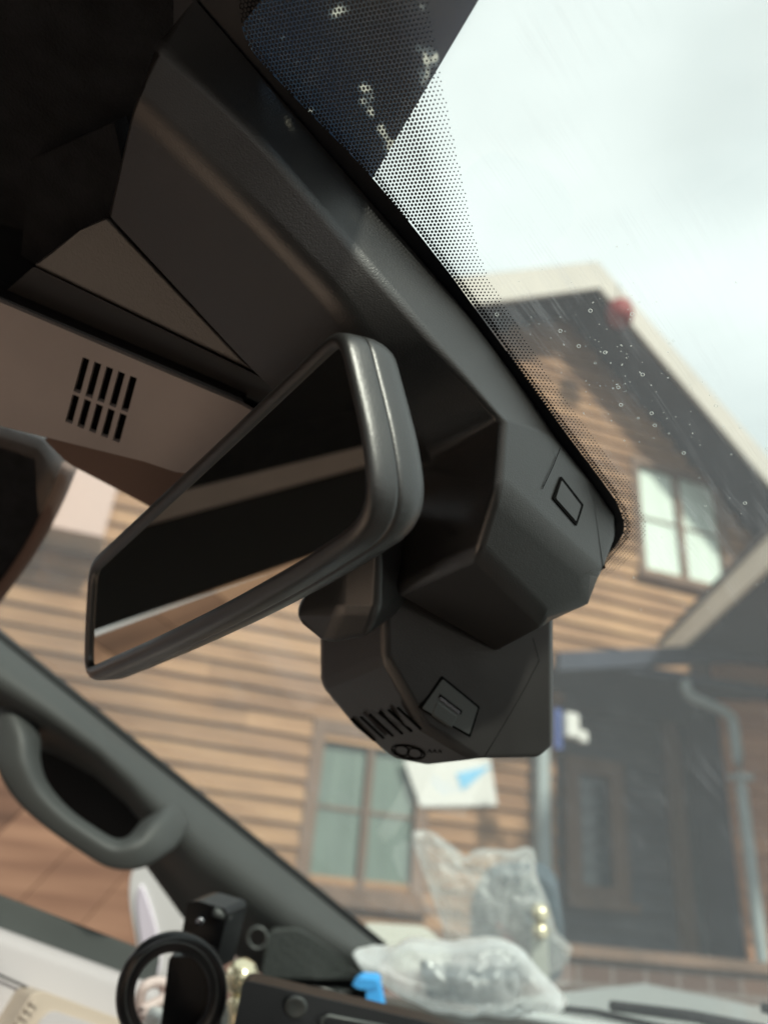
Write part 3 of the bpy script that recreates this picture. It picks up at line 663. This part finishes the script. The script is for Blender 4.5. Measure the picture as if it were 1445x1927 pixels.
# roof rail, door top frame and centre pillar on the driver side (seen in the mirror)
rl = thing('roof_rail_trim', Vector((-.5, .80, CAMZ + .3)), 'cream roof rail and centre pillar trim of the driver side, seen in the mirror', 'trim')
prism('rail', [Vector((.05, .87, CAMZ + .274)), Vector((-2.0, .87, CAMZ + .247)), Vector((-2.0, .835, CAMZ + .278)), Vector((.05, .835, CAMZ + .30))], Vector((0, .03, .01)), consolem, rl, bev=.008)
prism('headliner_cove', [Vector((.05, .838, CAMZ + .298)), Vector((-2.0, .838, CAMZ + .268)), Vector((-2.0, .74, CAMZ + .31)), Vector((.05, .74, CAMZ + .345))], Vector((0, .04, .02)), fabric, rl, bev=.008)
prism('door_top_frame', [Vector((.10, .90, CAMZ + .178)), Vector((-2.0, .90, CAMZ + .148)), Vector((-2.0, .872, CAMZ + .25)), Vector((.05, .872, CAMZ + .277))], Vector((0, .03, .0)), rubber, rl, bev=.005)
prism('centre_pillar', [Vector((-.62, .80, CAMZ + .31)), Vector((-.76, .80, CAMZ + .31)), Vector((-.80, .92, CAMZ - .05)), Vector((-.62, .92, CAMZ - .05))], Vector((0, .04, 0)), creamm, rl, bev=.01)
# ---- dashboard
DZ = -.088
db = thing('dashboard', Z(900, 1905, DZ), 'dark grey dashboard top along the foot of the windshield', 'dashboard')
xs_ = header_x(DZ)
prism('dash_top', [Vector((xs_ + .02, 1.0, CAMZ + DZ - .01)), Vector((xs_ - .22, .98, CAMZ + DZ)), Vector((xs_ - .48, .95, CAMZ + DZ - .02)), Vector((xs_ - .48, -.6, CAMZ + DZ - .02)), Vector((xs_ - .22, -.6, CAMZ + DZ)), Vector((xs_ + .02, -.6, CAMZ + DZ - .01))], (0, 0, -.06), dashm, db)
# ---- seats for the cabin (below the view, they bounce the light)
st = thing('front_seat', Vector((-.45, .55, CAMZ - .6)), 'cream front seat below and behind the view', 'seat')
box('seat_base', -.95, .1, .10, .78, CAMZ - .62, CAMZ - .36, seatm, st, bev=.05)
box('seat_back', -1.15, -.96, .10, .78, CAMZ - .6, CAMZ + .02, seatm, st, bev=.05)
pdr = thing('passenger_door', Vector((-.3, -.78, CAMZ - .1)), 'dark passenger door panel, added out of view to block light off the ground', 'door')  # unseen panel added to stop light bouncing in off the ground
box('door_board', -1.0, .7, -.80, -.74, CAMZ - .95, CAMZ - .08, dashm, pdr, bev=.02)
rs = thing('cabin_bench', Vector((-1.8, 0, CAMZ - .4)), 'dark rear bench, added out of view to block light off the ground', 'bench')  # unseen bench added to keep ground light out from behind
box('seat_back', -1.9, -1.75, -.75, .85, CAMZ - .9, CAMZ + .02, dashm, rs, bev=.05)
fl = box('cabin_floor', -2.1, .7, -.9, .95, CAMZ - .95, CAMZ - .9, dashm); tag(fl, kind='structure')
# ---- side mirror, outside
sm = thing('side_mirror', P(290, 1740, 1.25), 'white exterior side mirror seen through the side window', 'side mirror')
sp = catmull([P(u, v, 1.25) for u, v in ((243, 1700), (246, 1645), (268, 1622), (300, 1640), (335, 1690), (352, 1760), (345, 1850), (262, 1840), (256, 1780))], 6, closed=True)
prism('mirror_shell', sp, M3 @ Vector((.02, 0, .09)), whitep, sm, bev=.012, seg=5)
sp2 = catmull([P(u, v, 1.246) for u, v in ((258, 1700), (264, 1668), (276, 1690), (296, 1760), (300, 1830), (275, 1825), (266, 1770))], 5, closed=True)
prism('mirror_face', sp2, M3 @ Vector((0, 0, .004)), mat('lilac mirror face', (.70, .69, .78), .3, .5), sm)
# ---- phone mount
pm = thing('phone_mount', P(330, 1830, .58), 'black phone mount with a round ring on a thick clip arm', 'phone mount')
RC = Vector((323, 1872)); rv = []
ax1 = Vector((101, 26)); ax2 = Vector((-30, 118))
def rp_(k, a, d): q = RC + ax1 * (k * math.cos(a)) + ax2 * (k * math.sin(a)); return P(q.x, q.y, d + .02 * math.cos(a))
prof = [(.66, .592), (.66, .584), (.69, .580), (.95, .578), (1.0, .583), (1.0, .592)]
vs = []; fs = []; n = 64
for k, d in prof:
    for j in range(n): vs.append(rp_(k, 2 * math.pi * j / n, d))
for i in range(len(prof)):
    i2 = (i + 1) % len(prof)
    for j in range(n): fs.append([i * n + j, i * n + (j + 1) % n, i2 * n + (j + 1) % n, i2 * n + j])
mesh('ring', vs, fs, gloss, pm, smooth=True)
prism('arm', roundpoly([P(u, v, .61) for u, v in ((318, 1800), (395, 1800), (402, 1990), (295, 1990))], .004), M3 @ Vector((.003, 0, .02)), gloss, pm, bev=.003)
prism('clip', roundpoly([P(u, v, .625) for u, v in ((352, 1698), (372, 1695), (424, 1710), (428, 1722), (402, 1830), (330, 1830))], .003), M3 @ Vector((.012, .004, .022)), gloss, pm, bev=.004, seg=4)
lathe('clip_screw', [(.0001, 0), (.0032, 0), (.0032, .001), (.0001, .0014)], 16, whitemet, pm, frame=Matrix.Translation(P(377, 1733, .6215)) @ (M3 @ Vector((0, 0, -1))).to_track_quat('Z', 'Y').to_matrix().to_4x4())
tube('ring_groove', [rp_(.82, 2 * math.pi * j / 48, .5785) for j in range(48)], .0006, greyp, pm, n=6, closed=True)
tube('hinge_pin', [P(404, 1716, .622), P(431, 1727, .632)], .0035, greyp, pm)
# ---- display screen on the dash
dsx = thing('display_screen', P(600, 1900, .6), 'black flat display screen at the bottom edge beside the phone mount', 'screen')
prism('screen_case', roundpoly([P(u, v, d) for u, v, d in ((428, 1990, .575), (456, 1850, .60), (470, 1846, .60), (790, 1920, .66), (900, 1950, .68), (900, 2060, .66))], [.002, .004, .004, .004, .004, .004]), M3 @ Vector((0, .004, .018)), gloss, dsx, bev=.002)
lathe('lens', [(.0001, .0012), (.006, .0012), (.0075, .0018), (.0085, .001), (.009, 0)], 24, greyp, dsx, frame=Matrix.Translation(P(557, 1895, .608)) @ (M3 @ Vector((0, 0, -1))).to_track_quat('Z', 'Y').to_matrix().to_4x4())
tube('inner_frame', [P(600, 1990, .61), P(608, 1916, .615), P(618, 1911, .616), P(820, 1950, .65)], .0012, greyp, dsx, n=8)
# ---- ornament and small things on the dash
gk = thing('glass_bauble', P(440, 1835, .66), 'pale gold faceted bauble on a short neck behind the phone mount', 'ornament')
fr_ = Matrix.Translation(P(444, 1912, .67))
lathe('neck', [(.006, -.03), (.006, .0), (.010, .010), (.006, .016)], 8, goldm, gk, frame=fr_)
lathe('ball', [(.004, .014), (.011, .018), (.0148, .026), (.0148, .033), (.010, .041), (.003, .044)], 9, goldm, gk, frame=fr_)
cb = thing('coiled_cable', P(285, 1870, .72), 'pinkish white cable coiled behind the ring of the mount', 'cable')
tube('cord', catmull([P(262, 1900, .72), P(270, 1860, .72), P(300, 1848, .73), P(330, 1862, .73), P(300, 1885, .72), P(268, 1905, .71), P(300, 1930, .71)], 6), .005, mat('pinkish cable', (.55, .45, .43), .5), cb)
tube('plug_end', [P(296, 1905, .70), P(280, 1950, .70)], .008, paper, cb)
bc = thing('blue_clip', P(700, 1870, .80), 'bright blue plastic clip standing behind the screen', 'clip')
prism('clip_blade', roundpoly([P(u, v, .80) for u, v in ((688, 1855), (712, 1852), (722, 1908), (690, 1906))], .003), M3 @ Vector((.003, 0, .006)), bluem, bc, bev=.0015)
prism('clip_lip', roundpoly([P(u, v, .797) for u, v in ((661, 1853), (676, 1842), (708, 1844), (714, 1857), (690, 1862), (676, 1862))], .003), M3 @ Vector((.003, 0, .012)), bluem, bc, bev=.0015)
tr_ = thing('paper_slip', P(660, 1885, .82), 'crumpled white paper slips lying behind the screen', 'paper')
for q in (((585, 1858), (612, 1861), (640, 1882), (600, 1880)), ((640, 1890), (755, 1905), (765, 1918), (660, 1912))):
    prism('slip', [Z(u, v, DZ + .004 + .002 * i) for i, (u, v) in enumerate(q)], Vector((0, 0, .004)), paper, tr_, bev=.001)
tr2 = prism('foil_scrap', [Z(u, v, DZ + .006 + .003 * (i % 2)) for i, (u, v) in enumerate(((598, 1862), (625, 1850), (672, 1862), (640, 1874)))], Vector((0, 0, .004)), greyp, bev=.001)
tag(tr2, 'small grey crumpled scrap between the screen and the pillar', 'scrap')
# ---- crumpled bags
def crumple(name, outline, d, thick, m, label, cat, seed=1, amp=.012, NR=26, lean=0, solid=None):
    px = catmull([Vector(q) for q in outline], 8, closed=True); c = sum(px, Vector((0, 0))) / len(px); n = len(px)
    vs = []; fs = []
    def nn(p, s): return noise.noise(p * s + Vector((seed * 7.1, seed * 3.3, 1)))
    for side in (-1, 1):
        for i in range(NR + 1):
            k = i / NR
            for j in range(n):
                q = c + (px[j] - c) * k
                w = thick * math.sqrt(max(0, 1 - k ** 2.2))
                p = P(q.x, q.y, d + lean * (q.y - c.y) / 300)
                r1 = (1 - abs(nn(p, 13))) ** 3 * .75 + (1 - abs(nn(p, 29))) ** 4 * .38 + .16 * abs(nn(p, 75)) - .35
                off = side * (w + 0.0004) + (amp * (r1 - .25)) * (1 if side < 0 else .7) * min(1, (1 - k) * 8 + .15)
                vs.append(p + (M3 @ Vector((0, 0, 1))) * off)
    R_ = (NR + 1) * n
    for s in (0, 1):
        for i in range(NR):
            for j in range(n): fs.append([s * R_ + i * n + j, s * R_ + i * n + (j + 1) % n, s * R_ + (i + 1) * n + (j + 1) % n, s * R_ + (i + 1) * n + j])
    for j in range(n): fs.append([NR * n + j, NR * n + (j + 1) % n, R_ + NR * n + (j + 1) % n, R_ + NR * n + j])
    o = mesh(name, vs, fs, m, None, smooth=True); tag(o, label, cat); return o
crumple('plastic_bag', [(664, 1795), (690, 1796), (722, 1798), (768, 1776), (840, 1784), (920, 1776), (978, 1786), (1010, 1820), (1066, 1884), (1020, 1890), (975, 1906), (900, 1902), (810, 1894), (742, 1858), (690, 1828)], .93, .038, bagm, 'crumpled cloudy plastic bag lying on the dashboard', 'plastic bag', 3, .017)
pk = prism('dark_packet', roundpoly([P(u, v, .94) for u, v in ((790, 1832), (880, 1845), (985, 1838), (975, 1885), (890, 1893), (805, 1880))], .008), M3 @ Vector((.0, 0, .03)), padm, bev=.006)
tag(pk, 'dark grey packet inside the crumpled plastic bag', 'packet')
# ---- hood, wiper, tray, and items standing for windshield reflections
HZ = -.085
hd = thing('car_hood', P(1250, 1880, 1.7), 'pale white car hood beyond the windshield at the right', 'car hood')
hf = header_x(HZ) + .10
prism('hood_panel', [Vector((hf, -.75, CAMZ + HZ - .01)), Vector((hf, .95, CAMZ + HZ - .01)), Vector((hf + .5, .95, CAMZ + HZ + .03)), Vector((hf + 1.1, .70, CAMZ + HZ - .03)), Vector((hf + 1.1, -.75, CAMZ + HZ - .03)), Vector((hf + .5, -.75, CAMZ + HZ + .03))], (0, 0, -.05), whitep, hd, bev=.01)
wp = thing('windshield_wiper', P(1200, 1905, .95), 'black wiper arm resting at the foot of the windshield', 'wiper')
tube('wiper_arm', [G(1010, 1893, -.012), G(1120, 1905, -.014), G(1250, 1935, -.014)], .007, blackm, wp, n=8, flat=.6)
tube('wiper_blade', [G(1150, 1893, -.010), G(1300, 1912, -.010), G(1440, 1940, -.010)], .006, blackm, wp, n=8)
tube('washer_nozzle', [G(1432, 1896, -.03), G(1450, 1900, -.03)], .005, blackm, wp, n=8)
crumple('reflected_bag', [(775, 1572), (800, 1566), (828, 1578), (862, 1622), (900, 1600), (960, 1602), (1002, 1598), (1010, 1650), (1030, 1700), (1050, 1760), (1075, 1788), (1030, 1830), (860, 1830), (832, 1740), (800, 1650)], 1.55, .04, clearm, 'clear crinkled bag on the hood, standing for a windshield reflection', 'plastic bag', 9, .03, lean=.0)  # added on the hood to stand for the dash bag's reflection
pd = thing('reflected_pad', P(960, 1740, 1.6), 'blue grey ribbed pad with a pale red striped patch, standing for a windshield reflection', 'pad')  # added pad stands for a dash item mirrored in the windshield
prism('pad_body', roundpoly([P(u, v, 1.60) for u, v in ((885, 1690), (910, 1650), (1005, 1642), (1040, 1665), (1055, 1760), (1058, 1850), (882, 1850))], .03), M3 @ Vector((.02, 0, .06)), padm, pd, bev=.012)
prism('patch', roundpoly([P(u, v, 1.592) for u, v in ((985, 1712), (990, 1790), (978, 1810), (930, 1752))], .004), M3 @ Vector((0, 0, .006)), greyp, pd)
prism('stripe', [P(u, v, 1.588) for u, v in ((932, 1742), (940, 1738), (980, 1788), (972, 1795))], M3 @ Vector((0, 0, .004)), redm, pd)
gb = thing('reflected_beads', P(1016, 1740, 1.5), 'two pale gold beads stacked on a pale stem standing for a windshield reflection', 'ornament')  # added beads stand for a knob mirrored in the windshield
for v in (1718, 1752):
    c = P(1016, v, 1.5)
    lathe('bead', [(.017 * math.sin(a), -.017 * math.cos(a)) for a in [math.pi * (i + .05) / 12 for i in range(13)]], 16, goldm, gb, frame=Matrix.Translation(c))
prism('stem', roundpoly([P(u, v, 1.5) for u, v in ((1002, 1768), (1030, 1768), (1034, 1850), (998, 1850))], .004), M3 @ Vector((0, 0, .02)), mat('pale stem', (.45, .48, .43), .3), gb, bev=.003)
ty = prism('plastic_tray', roundpoly([P(u, v, d) for u, v, d in ((682, 1735, 1.5), (800, 1742, 1.5), (856, 1792, 1.4), (740, 1800, 1.38))], .02), Vector((0, 0, -.025)), mat('ivory tray', (.50, .50, .44), .35), bev=.01, seg=4)
tag(ty, 'ivory plastic tray resting on the hood beside the pillar foot', 'tray')
# ================================================================== OUTSIDE
gr = prism('ground', [Vector((-400, -400, 0)), Vector((400, -400, 0)), Vector((400, 400, 0)), Vector((-400, 400, 0))], (0, 0, -.1), asph); tag(gr, kind='structure')
wdc = Vector((3.65, .887, 1)); wdc = (wdc - UPC * wdc.dot(UPC)).normalized()
WX = (M3 @ wdc).normalized(); WN = WX.cross(Vector((0, 0, 1))).normalized()
if WN.dot(M3 @ Vector((0, 0, 1))) > 0: WN = -WN
W0 = P(1000, 1200, 7.6); W0.z = 0
wf = Matrix((WX, -WN, Vector((0, 0, 1)))).transposed().to_4x4(); wf.translation = W0; wi = wf.inverted()
# wall frame: x along the wall (to the right), y into the house, z up
def Wq(u, v, y=0.0):
    a = W0 + WN * (-y) ; d = M3 @ ray(u, v); p = CAM + d * ((a - CAM).dot(WN) / d.dot(WN)); return wi @ p
def siding(name, poly, y, m, parent, bh=.17, th=.045, holes=()):
    bm = bmesh.new(); z = max(0, min(p[1] for p in poly)); z = math.floor(z / bh) * bh; zt = max(p[1] for p in poly)
    while z < zt:
        zm = z + bh / 2; xs = []
        for i in range(len(poly)):
            a, b = poly[i], poly[i - 1]
            if (a[1] > zm) != (b[1] > zm): xs.append(a[0] + (b[0] - a[0]) * (zm - a[1]) / (b[1] - a[1]))
        xs.sort()
        for a, b in zip(xs[::2], xs[1::2]):
            cuts = [(a, b)]
            for hx0, hx1, hz0, hz1 in holes:
                if hz0 < zm < hz1:
                    nc = []
                    for p, q in cuts:
                        if hx1 <= p or hx0 >= q: nc.append((p, q)); continue
                        if p < hx0: nc.append((p, hx0))
                        if q > hx1: nc.append((hx1, q))
                    cuts = nc
            for p, q in cuts:
                v = [bm.verts.new(c) for c in ((p, y - th, z), (q, y - th, z), (q, y - .004, z + bh - .001), (p, y - .004, z + bh - .001), (p, y + .06, z), (q, y + .06, z), (q, y + .06, z + bh - .001), (p, y + .06, z + bh - .001))]
                for f in ((0, 1, 2, 3), (5, 4, 7, 6), (0, 4, 5, 1), (3, 2, 6, 7), (0, 3, 7, 4), (1, 5, 6, 2)): bm.faces.new([v[i] for i in f])
        z += bh
    return bmobj(name, bm, m, parent, wf)
def wbox(name, x0, x1, y0, y1, z0, z1, m, parent, bev=0): return box(name, x0, x1, y0, y1, z0, z1, m, parent, wf, bev)
def wprism(name, pts, y0, y1, m, parent, bev=0):
    n = len(pts); vs = [Vector((x, y0, z)) for x, z in pts] + [Vector((x, y1, z)) for x, z in pts]
    fs = [list(range(n)), list(range(2 * n - 1, n - 1, -1))] + [[i, (i + 1) % n, n + (i + 1) % n, n + i] for i in range(n)]
    o = mesh(name, vs, fs, m, parent, frame=wf)
    if bev: bevel(o, bev)
    return o
house = thing('wooden_house', W0, 'brown timber clad house with a pale edged gable, across the driveway', 'house')
OV = .75
pk_o = Wq(1125, 492, -OV); lf_o = Wq(910, 516, -OV); rt_o = Wq(1445, 860, -OV); pk_i = Wq(1125, 540, -OV)
bw = pk_o.z - pk_i.z
def ext(a, b, x): return a.z + (b.z - a.z) * (x - a.x) / (b.x - a.x)
xl, xr = Wq(300, 600).x, Wq(1800, 1200).x
zl, zr = ext(pk_o, lf_o, xl), ext(pk_o, rt_o, xr)
def rp2(x): return (ext(pk_o, lf_o, x) if x < pk_o.x else ext(pk_o, rt_o, x))
# wall under the rakes
top_ = lambda x: rp2(x) - .30
rcx0 = Wq(1046, 1600).x
hz = Wq(1046, 1314).z; hz2 = Wq(1350, 1258).z; xw = Wq(1350, 1258).x
lowl = Wq(100, 1040); 
main = [(xl, top_(xl)), (pk_o.x, top_(pk_o.x)), (xr, top_(xr)), (xr, hz2), (xw, hz2), (rcx0, hz), (rcx0, 0), (Wq(-600, 1300).x, 0), (Wq(-600, 1300).x, lowl.z), (xl, lowl.z)]
def rect(u0, v0, u1, v1, y=0):
    a, b = Wq(u0, v0, y), Wq(u1, v1, y); return min(a.x, b.x), max(a.x, b.x), min(a.z, b.z), max(a.z, b.z)
W1 = rect(1200, 895, 1358, 1085); W1 = (Wq(1203, 970).x, Wq(1352, 1010).x, Wq(1280, 1090).z, Wq(1272, 896).z)
W2 = (Wq(592, 1540).x, Wq(778, 1540).x, Wq(680, 1672).z, Wq(680, 1392).z)
siding('siding', main, 0, woodm, house, holes=(W1, W2))
def window(x0, x1, z0, z1, y, fm, pmm, parent, fw=.09, mull=1, bar=True, recess=.05):
    f = bmesh.new()
    boxbm(f, x0 - fw, x1 + fw, y - .05, y + .05, z1, z1 + fw); boxbm(f, x0 - fw, x1 + fw, y - .05, y + .05, z0 - fw, z0)
    boxbm(f, x0 - fw, x0, y - .05, y + .05, z0, z1); boxbm(f, x1, x1 + fw, y - .05, y + .05, z0, z1)
    w = (x1 - x0) / (mull + 1)
    for i in range(mull): c = x0 + w * (i + 1); boxbm(f, c - .03, c + .03, y - .03, y + .05, z0, z1)
    fo = bmobj('window', f, fm, parent, wf)
    for i in range(mull + 1):
        wbox('pane', x0 + w * i + (.031 if i else 0), x0 + w * (i + 1) - (.031 if i < mull else 0), y + .03, y + .045, z0, z1, pmm, fo)
    if bar: wbox('glazing_bar', x0, x1, y + .012, y + .029, (z0 + z1) / 2 - .012, (z0 + z1) / 2 + .012, fm, fo)
    wbox('sill', x0 - fw - .04, x1 + fw + .04, y - .12, y - .052, z0 - fw - .03, z0 - fw + .04, fm, fo)
    return fo
window(*W1, 0, brownf, curt, house); window(*W2, 0, brownf, greenpane, house, fw=.11)
# barge boards, soffit, roof
for a, b in ((xl, pk_o.x), (pk_o.x, xr)):
    e = 1e-3 if a == xl else 0
    wprism('barge_board', [(a, rp2(a + (1e-6 if a > xl else 0))), (b - e, rp2(b - 1e-6)), (b - e, rp2(b - 1e-6) - bw), (a, rp2(a + (1e-6 if a > xl else 0)) - bw)], -OV, -OV + .04, trimw, house)
    wprism('soffit', [(a, rp2(a + (1e-6 if a > xl else 0)) - .22), (b, rp2(b - 1e-6) - .22), (b, rp2(b - 1e-6) - .26), (a, rp2(a + (1e-6 if a > xl else 0)) - .26)], -OV + .041, .4, soff, house)
    wprism('roof', [(a, rp2(a + (1e-6 if a > xl else 0)) + .04), (b, rp2(b - 1e-6) + .04), (b, rp2(b - 1e-6) - .05), (a, rp2(a + (1e-6 if a > xl else 0)) - .05)], -OV + .041, 8, slate, house)
# left low roof: pale fascia over the low wall
wl = Wq(-600, 1300).x
wprism('low_fascia', [(wl, lowl.z + .02), (xl + .1, lowl.z + .02), (xl + .1, lowl.z + .75), (wl, lowl.z + .75)], -.5, -.45, mat('pink fascia', (.50, .36, .32), .6), house)
wbox('low_soffit', wl, xl + .1, -.449, .3, lowl.z + .03, lowl.z + .07, trimw, house)
wprism('upper_side_wall', [(xl, lowl.z), (xl + .05, lowl.z), (xl + .05, zl - .3), (xl, zl - .3)], .07, 8, woodm, house)
# porch recess
RY = .55; RW = Wq(1500, 1600, RY).x
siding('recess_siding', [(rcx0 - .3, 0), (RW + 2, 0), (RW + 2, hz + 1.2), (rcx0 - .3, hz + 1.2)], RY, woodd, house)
wprism('porch_ceiling', [(rcx0 - .3, hz + .05), (xr, hz + .25), (xr, hz + .33), (rcx0 - .3, hz + .13)], -.9, RY, soff, house)
wprism('porch_beam', [(rcx0 - .5, hz - .06), (xw + .4, hz2 - .04), (xw + .4, hz2 + .12), (rcx0 - .5, hz + .10)], -.95, -.85, soff, house)
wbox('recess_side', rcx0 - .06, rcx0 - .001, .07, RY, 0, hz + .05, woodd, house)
W3 = (Wq(1080, 1560, RY).x, Wq(1140, 1560, RY).x, Wq(1110, 1668, RY).z, Wq(1110, 1462, RY).z)
window(*W3, RY - .07, brownf, dkglass, house, fw=.16, mull=0, bar=False)
wbox('door_post', Wq(1256, 1600, RY).x, Wq(1280, 1600, RY).x, RY - .14, RY - .03, 0, hz + .1, brownf, house)
wbox('front_door', Wq(1285, 1600, RY).x, Wq(1500, 1600, RY).x, RY - .10, RY - .03, 0, hz + .1, dkglass, house)
# near wing on the right, turned 20 degrees from the main front
sdc = Vector(((723 - 722.5) / F, (1740 - 963.5) / F, 1)); sdc = (sdc - UPC * sdc.dot(UPC)).normalized()
SY = (M3 @ sdc).normalized(); SX = SY.cross(Vector((0, 0, 1))).normalized()
if SX.dot(M3 @ Vector((1, 0, 0))) < 0: SX = -SX
C0 = wf @ Wq(1372, 1500, -.55); C0.z = 0
vf_ = Matrix((SX, SY, Vector((0, 0, 1)))).transposed().to_4x4(); vf_.translation = C0; vi_ = vf_.inverted()
def Vx(u, v, x): # wing frame point on plane x
    d = M3 @ ray(u, v); a = C0 + SX * x; p = CAM + d * ((a - CAM).dot(SX) / d.dot(SX)); return vi_ @ p
wing = thing('house_wing', C0, 'orange brown timber wing at the right edge under a pale eave board', 'house wing')
OE = -.5
e0, e1 = Vx(1240, 1216, OE), Vx(1445, 1006, OE); ez = (e0.z + e1.z) / 2; ei = Vx(1345, 1160, OE).z
fh = ez - ei
main_wf = wf; wf = vf_
siding('wing_siding', [(0, 0), (4, 0), (4, ez - .02), (0, ez - .02)], 0, woodw, wing)
wbox('wing_side', -.02, .06, .07, e0.y + .8, 0, ez - .02, soff, wing)
wbox('eave_board', OE, OE + .04, e0.y - 2.9, e0.y, ez - fh, ez, mat('white eave paint', (.80, .78, .70), .5, var=.05, vscale=2), wing)
wbox('eave_soffit', OE + .041, 4, e0.y - 2.9, e0.y, ez - fh + .06, ez - fh + .10, soff, wing)
wbox('wing_roof', OE - .02, 4, e0.y - 2.9, e0.y, ez + .001, ez + .05, slate, wing)
wf = main_wf
# downpipe
WY = -.75
pp = [wf @ Wq(u, v, WY - .12) for u, v in ((1287, 1280), (1296, 1308), (1330, 1325), (1370, 1346), (1382, 1385), (1410, 1610), (1442, 1880), (1452, 1960))]
dpp = thing('downpipe', pp[3], 'grey blue rain downpipe with a bend on the corner of the right wing', 'downpipe')
tube('pipe', catmull(pp, 4), .05, gutterm, dpp)
box_ = wi @ pp[3]
wbox('pipe_bracket', box_.x - .0, box_.x + .14, WY - .17, WY - .02, box_.z - .55, box_.z - .50, gutterm, dpp)
# post, lamp, reflected paper sheet
po = Wq(1019, 1550, -.12)
ps = thing('porch_post', wf @ Vector((po.x, po.y, 0)), 'pale grey square porch post beside the dark recess', 'post')
wbox('post_shaft', po.x - .055, po.x + .055, -.18, -.07, .1, Wq(1018, 1432, -.12).z + .4, gutterm, ps); wbox('post_foot', po.x - .09, po.x + .09, -.21, -.04, 0, .1, gutterm, ps)
lm = Wq(1070, 1368, -.95)
la = thing('porch_lamp', wf @ lm, 'small white lamp under the edge of the porch roof', 'lamp')
wbox('lamp_head', lm.x - .09, lm.x + .03, -1.07, -.97, lm.z - .11, lm.z + .09, paper, la, bev=.02)
wbox('lamp_arm', lm.x + .035, lm.x + .12, -1.05, -.99, lm.z - .13, lm.z - .03, paper, la, bev=.02)
wbox('lamp_plate', lm.x - .16, lm.x - .09, -1.0, -.96, lm.z - .2, lm.z + .12, mat('deep blue paint', (.02, .05, .2), .5), la)
nn_ = thing('reflected_paper', wf @ Wq(860, 1480, -.05), 'white sheet with a sky blue corner on the siding, standing for reflected papers', 'reflected paper')  # added sheet stands for papers mirrored in the windshield
def onw(u, v, y=-.05): q = Wq(u, v, y); return (q.x, q.z)
wprism('sheet', [onw(758, 1430), onw(920, 1425), onw(934, 1516), onw(790, 1518)], -.07, -.05, paper, nn_)
wprism('blue_corner', [onw(858, 1456, -.075), onw(925, 1440, -.075), onw(870, 1488, -.075)], -.08, -.0705, mat('sky blue ink', (.15, .45, .7), .6), nn_)
rb = wf @ Wq(1166, 590, -.86)
rl_ = thing('red_reflection', rb, 'small red body under the dark gable soffit, standing for a reflection on the glass', 'red reflection')  # added red body stands in for a red reflection on the glass
lathe('reflection_body', [(.05, -.16), (.13, -.12), (.15, 0), (.13, .12), (.05, .16)], 20, redm, rl_, frame=Matrix.Translation(rb))
tube('hanging_cord', [rb + Vector((0, 0, .15)), rb + Vector((0, 0, .45))], .008, blackm, rl_, n=6)
# low brick wall before the porch
def brick():
    m = bpy.data.materials.new('brown brick'); m.use_nodes = True; t = m.node_tree; n = t.nodes; l = t.links; b = n['Principled BSDF']; b.inputs['Roughness'].default_value = .9
    br = n.new('ShaderNodeTexBrick'); br.inputs['Color1'].default_value = (.13, .075, .055, 1); br.inputs['Color2'].default_value = (.09, .055, .045, 1); br.inputs['Mortar'].default_value = (.17, .15, .14, 1)
    br.inputs['Scale'].default_value = 3; br.inputs['Mortar Size'].default_value = .025
    tcn = n.new('ShaderNodeTexCoord'); mpn = n.new('ShaderNodeMapping'); mpn.inputs['Rotation'].default_value = (math.pi / 2, 0, 0); l.new(tcn.outputs['Object'], mpn.inputs[0]); l.new(mpn.outputs[0], br.inputs['Vector']); l.new(br.outputs[0], b.inputs['Base Color']); return m
bwz = Wq(1220, 1812, -3.2)
bwl = thing('brick_wall', wf @ Vector((bwz.x, -3.2, 0)), 'low brown brick garden wall with a pale coping in front of the porch', 'wall')
wbox('brickwork', bwz.x - 2.2, bwz.x + .9, -3.2, -3.0, 0, bwz.z, brick(), bwl)
wbox('coping', bwz.x - 2.24, bwz.x + .94, -3.24, -2.96, bwz.z, bwz.z + .045, brownf, bwl)
# timber fence beside the car, planks slanted
fy = 2.6
fn_ = thing('timber_fence', Vector((.5, fy, 0)), 'tall brown timber fence with slanted planks beyond the side window', 'fence')
bm = bmesh.new(); ff = Matrix.Translation((0, fy, 0)); sh24 = math.tan(math.radians(35))
k = -32
while (k + 1) * .24 + 1.8 * 0 < .6:
    x0_ = k * .24; x1_ = x0_ + .236; w_ = []
    for y_ in (0, .03):
        for (x_, z_) in ((x0_, 0), (x1_, 0), (x1_, 1.7), (x0_, 1.7)): w_.append(bm.verts.new((x_ + z_ * sh24 * -1 * -1, y_, z_)))
    for f in ((0, 1, 2, 3), (7, 6, 5, 4), (0, 4, 5, 1), (1, 5, 6, 2), (2, 6, 7, 3), (3, 7, 4, 0)): bm.faces.new([w_[q] for q in f])
    k += 1
planks = bmobj('planks', bm, woodf, fn_, ff)
box('backing_boards', -7, 1.35, fy + .032, fy + .05, .0, 1.68, woodd, fn_)
box('rail', -5, 1.1, fy + .051, fy + .11, 1.5, 1.6, brownf, fn_)
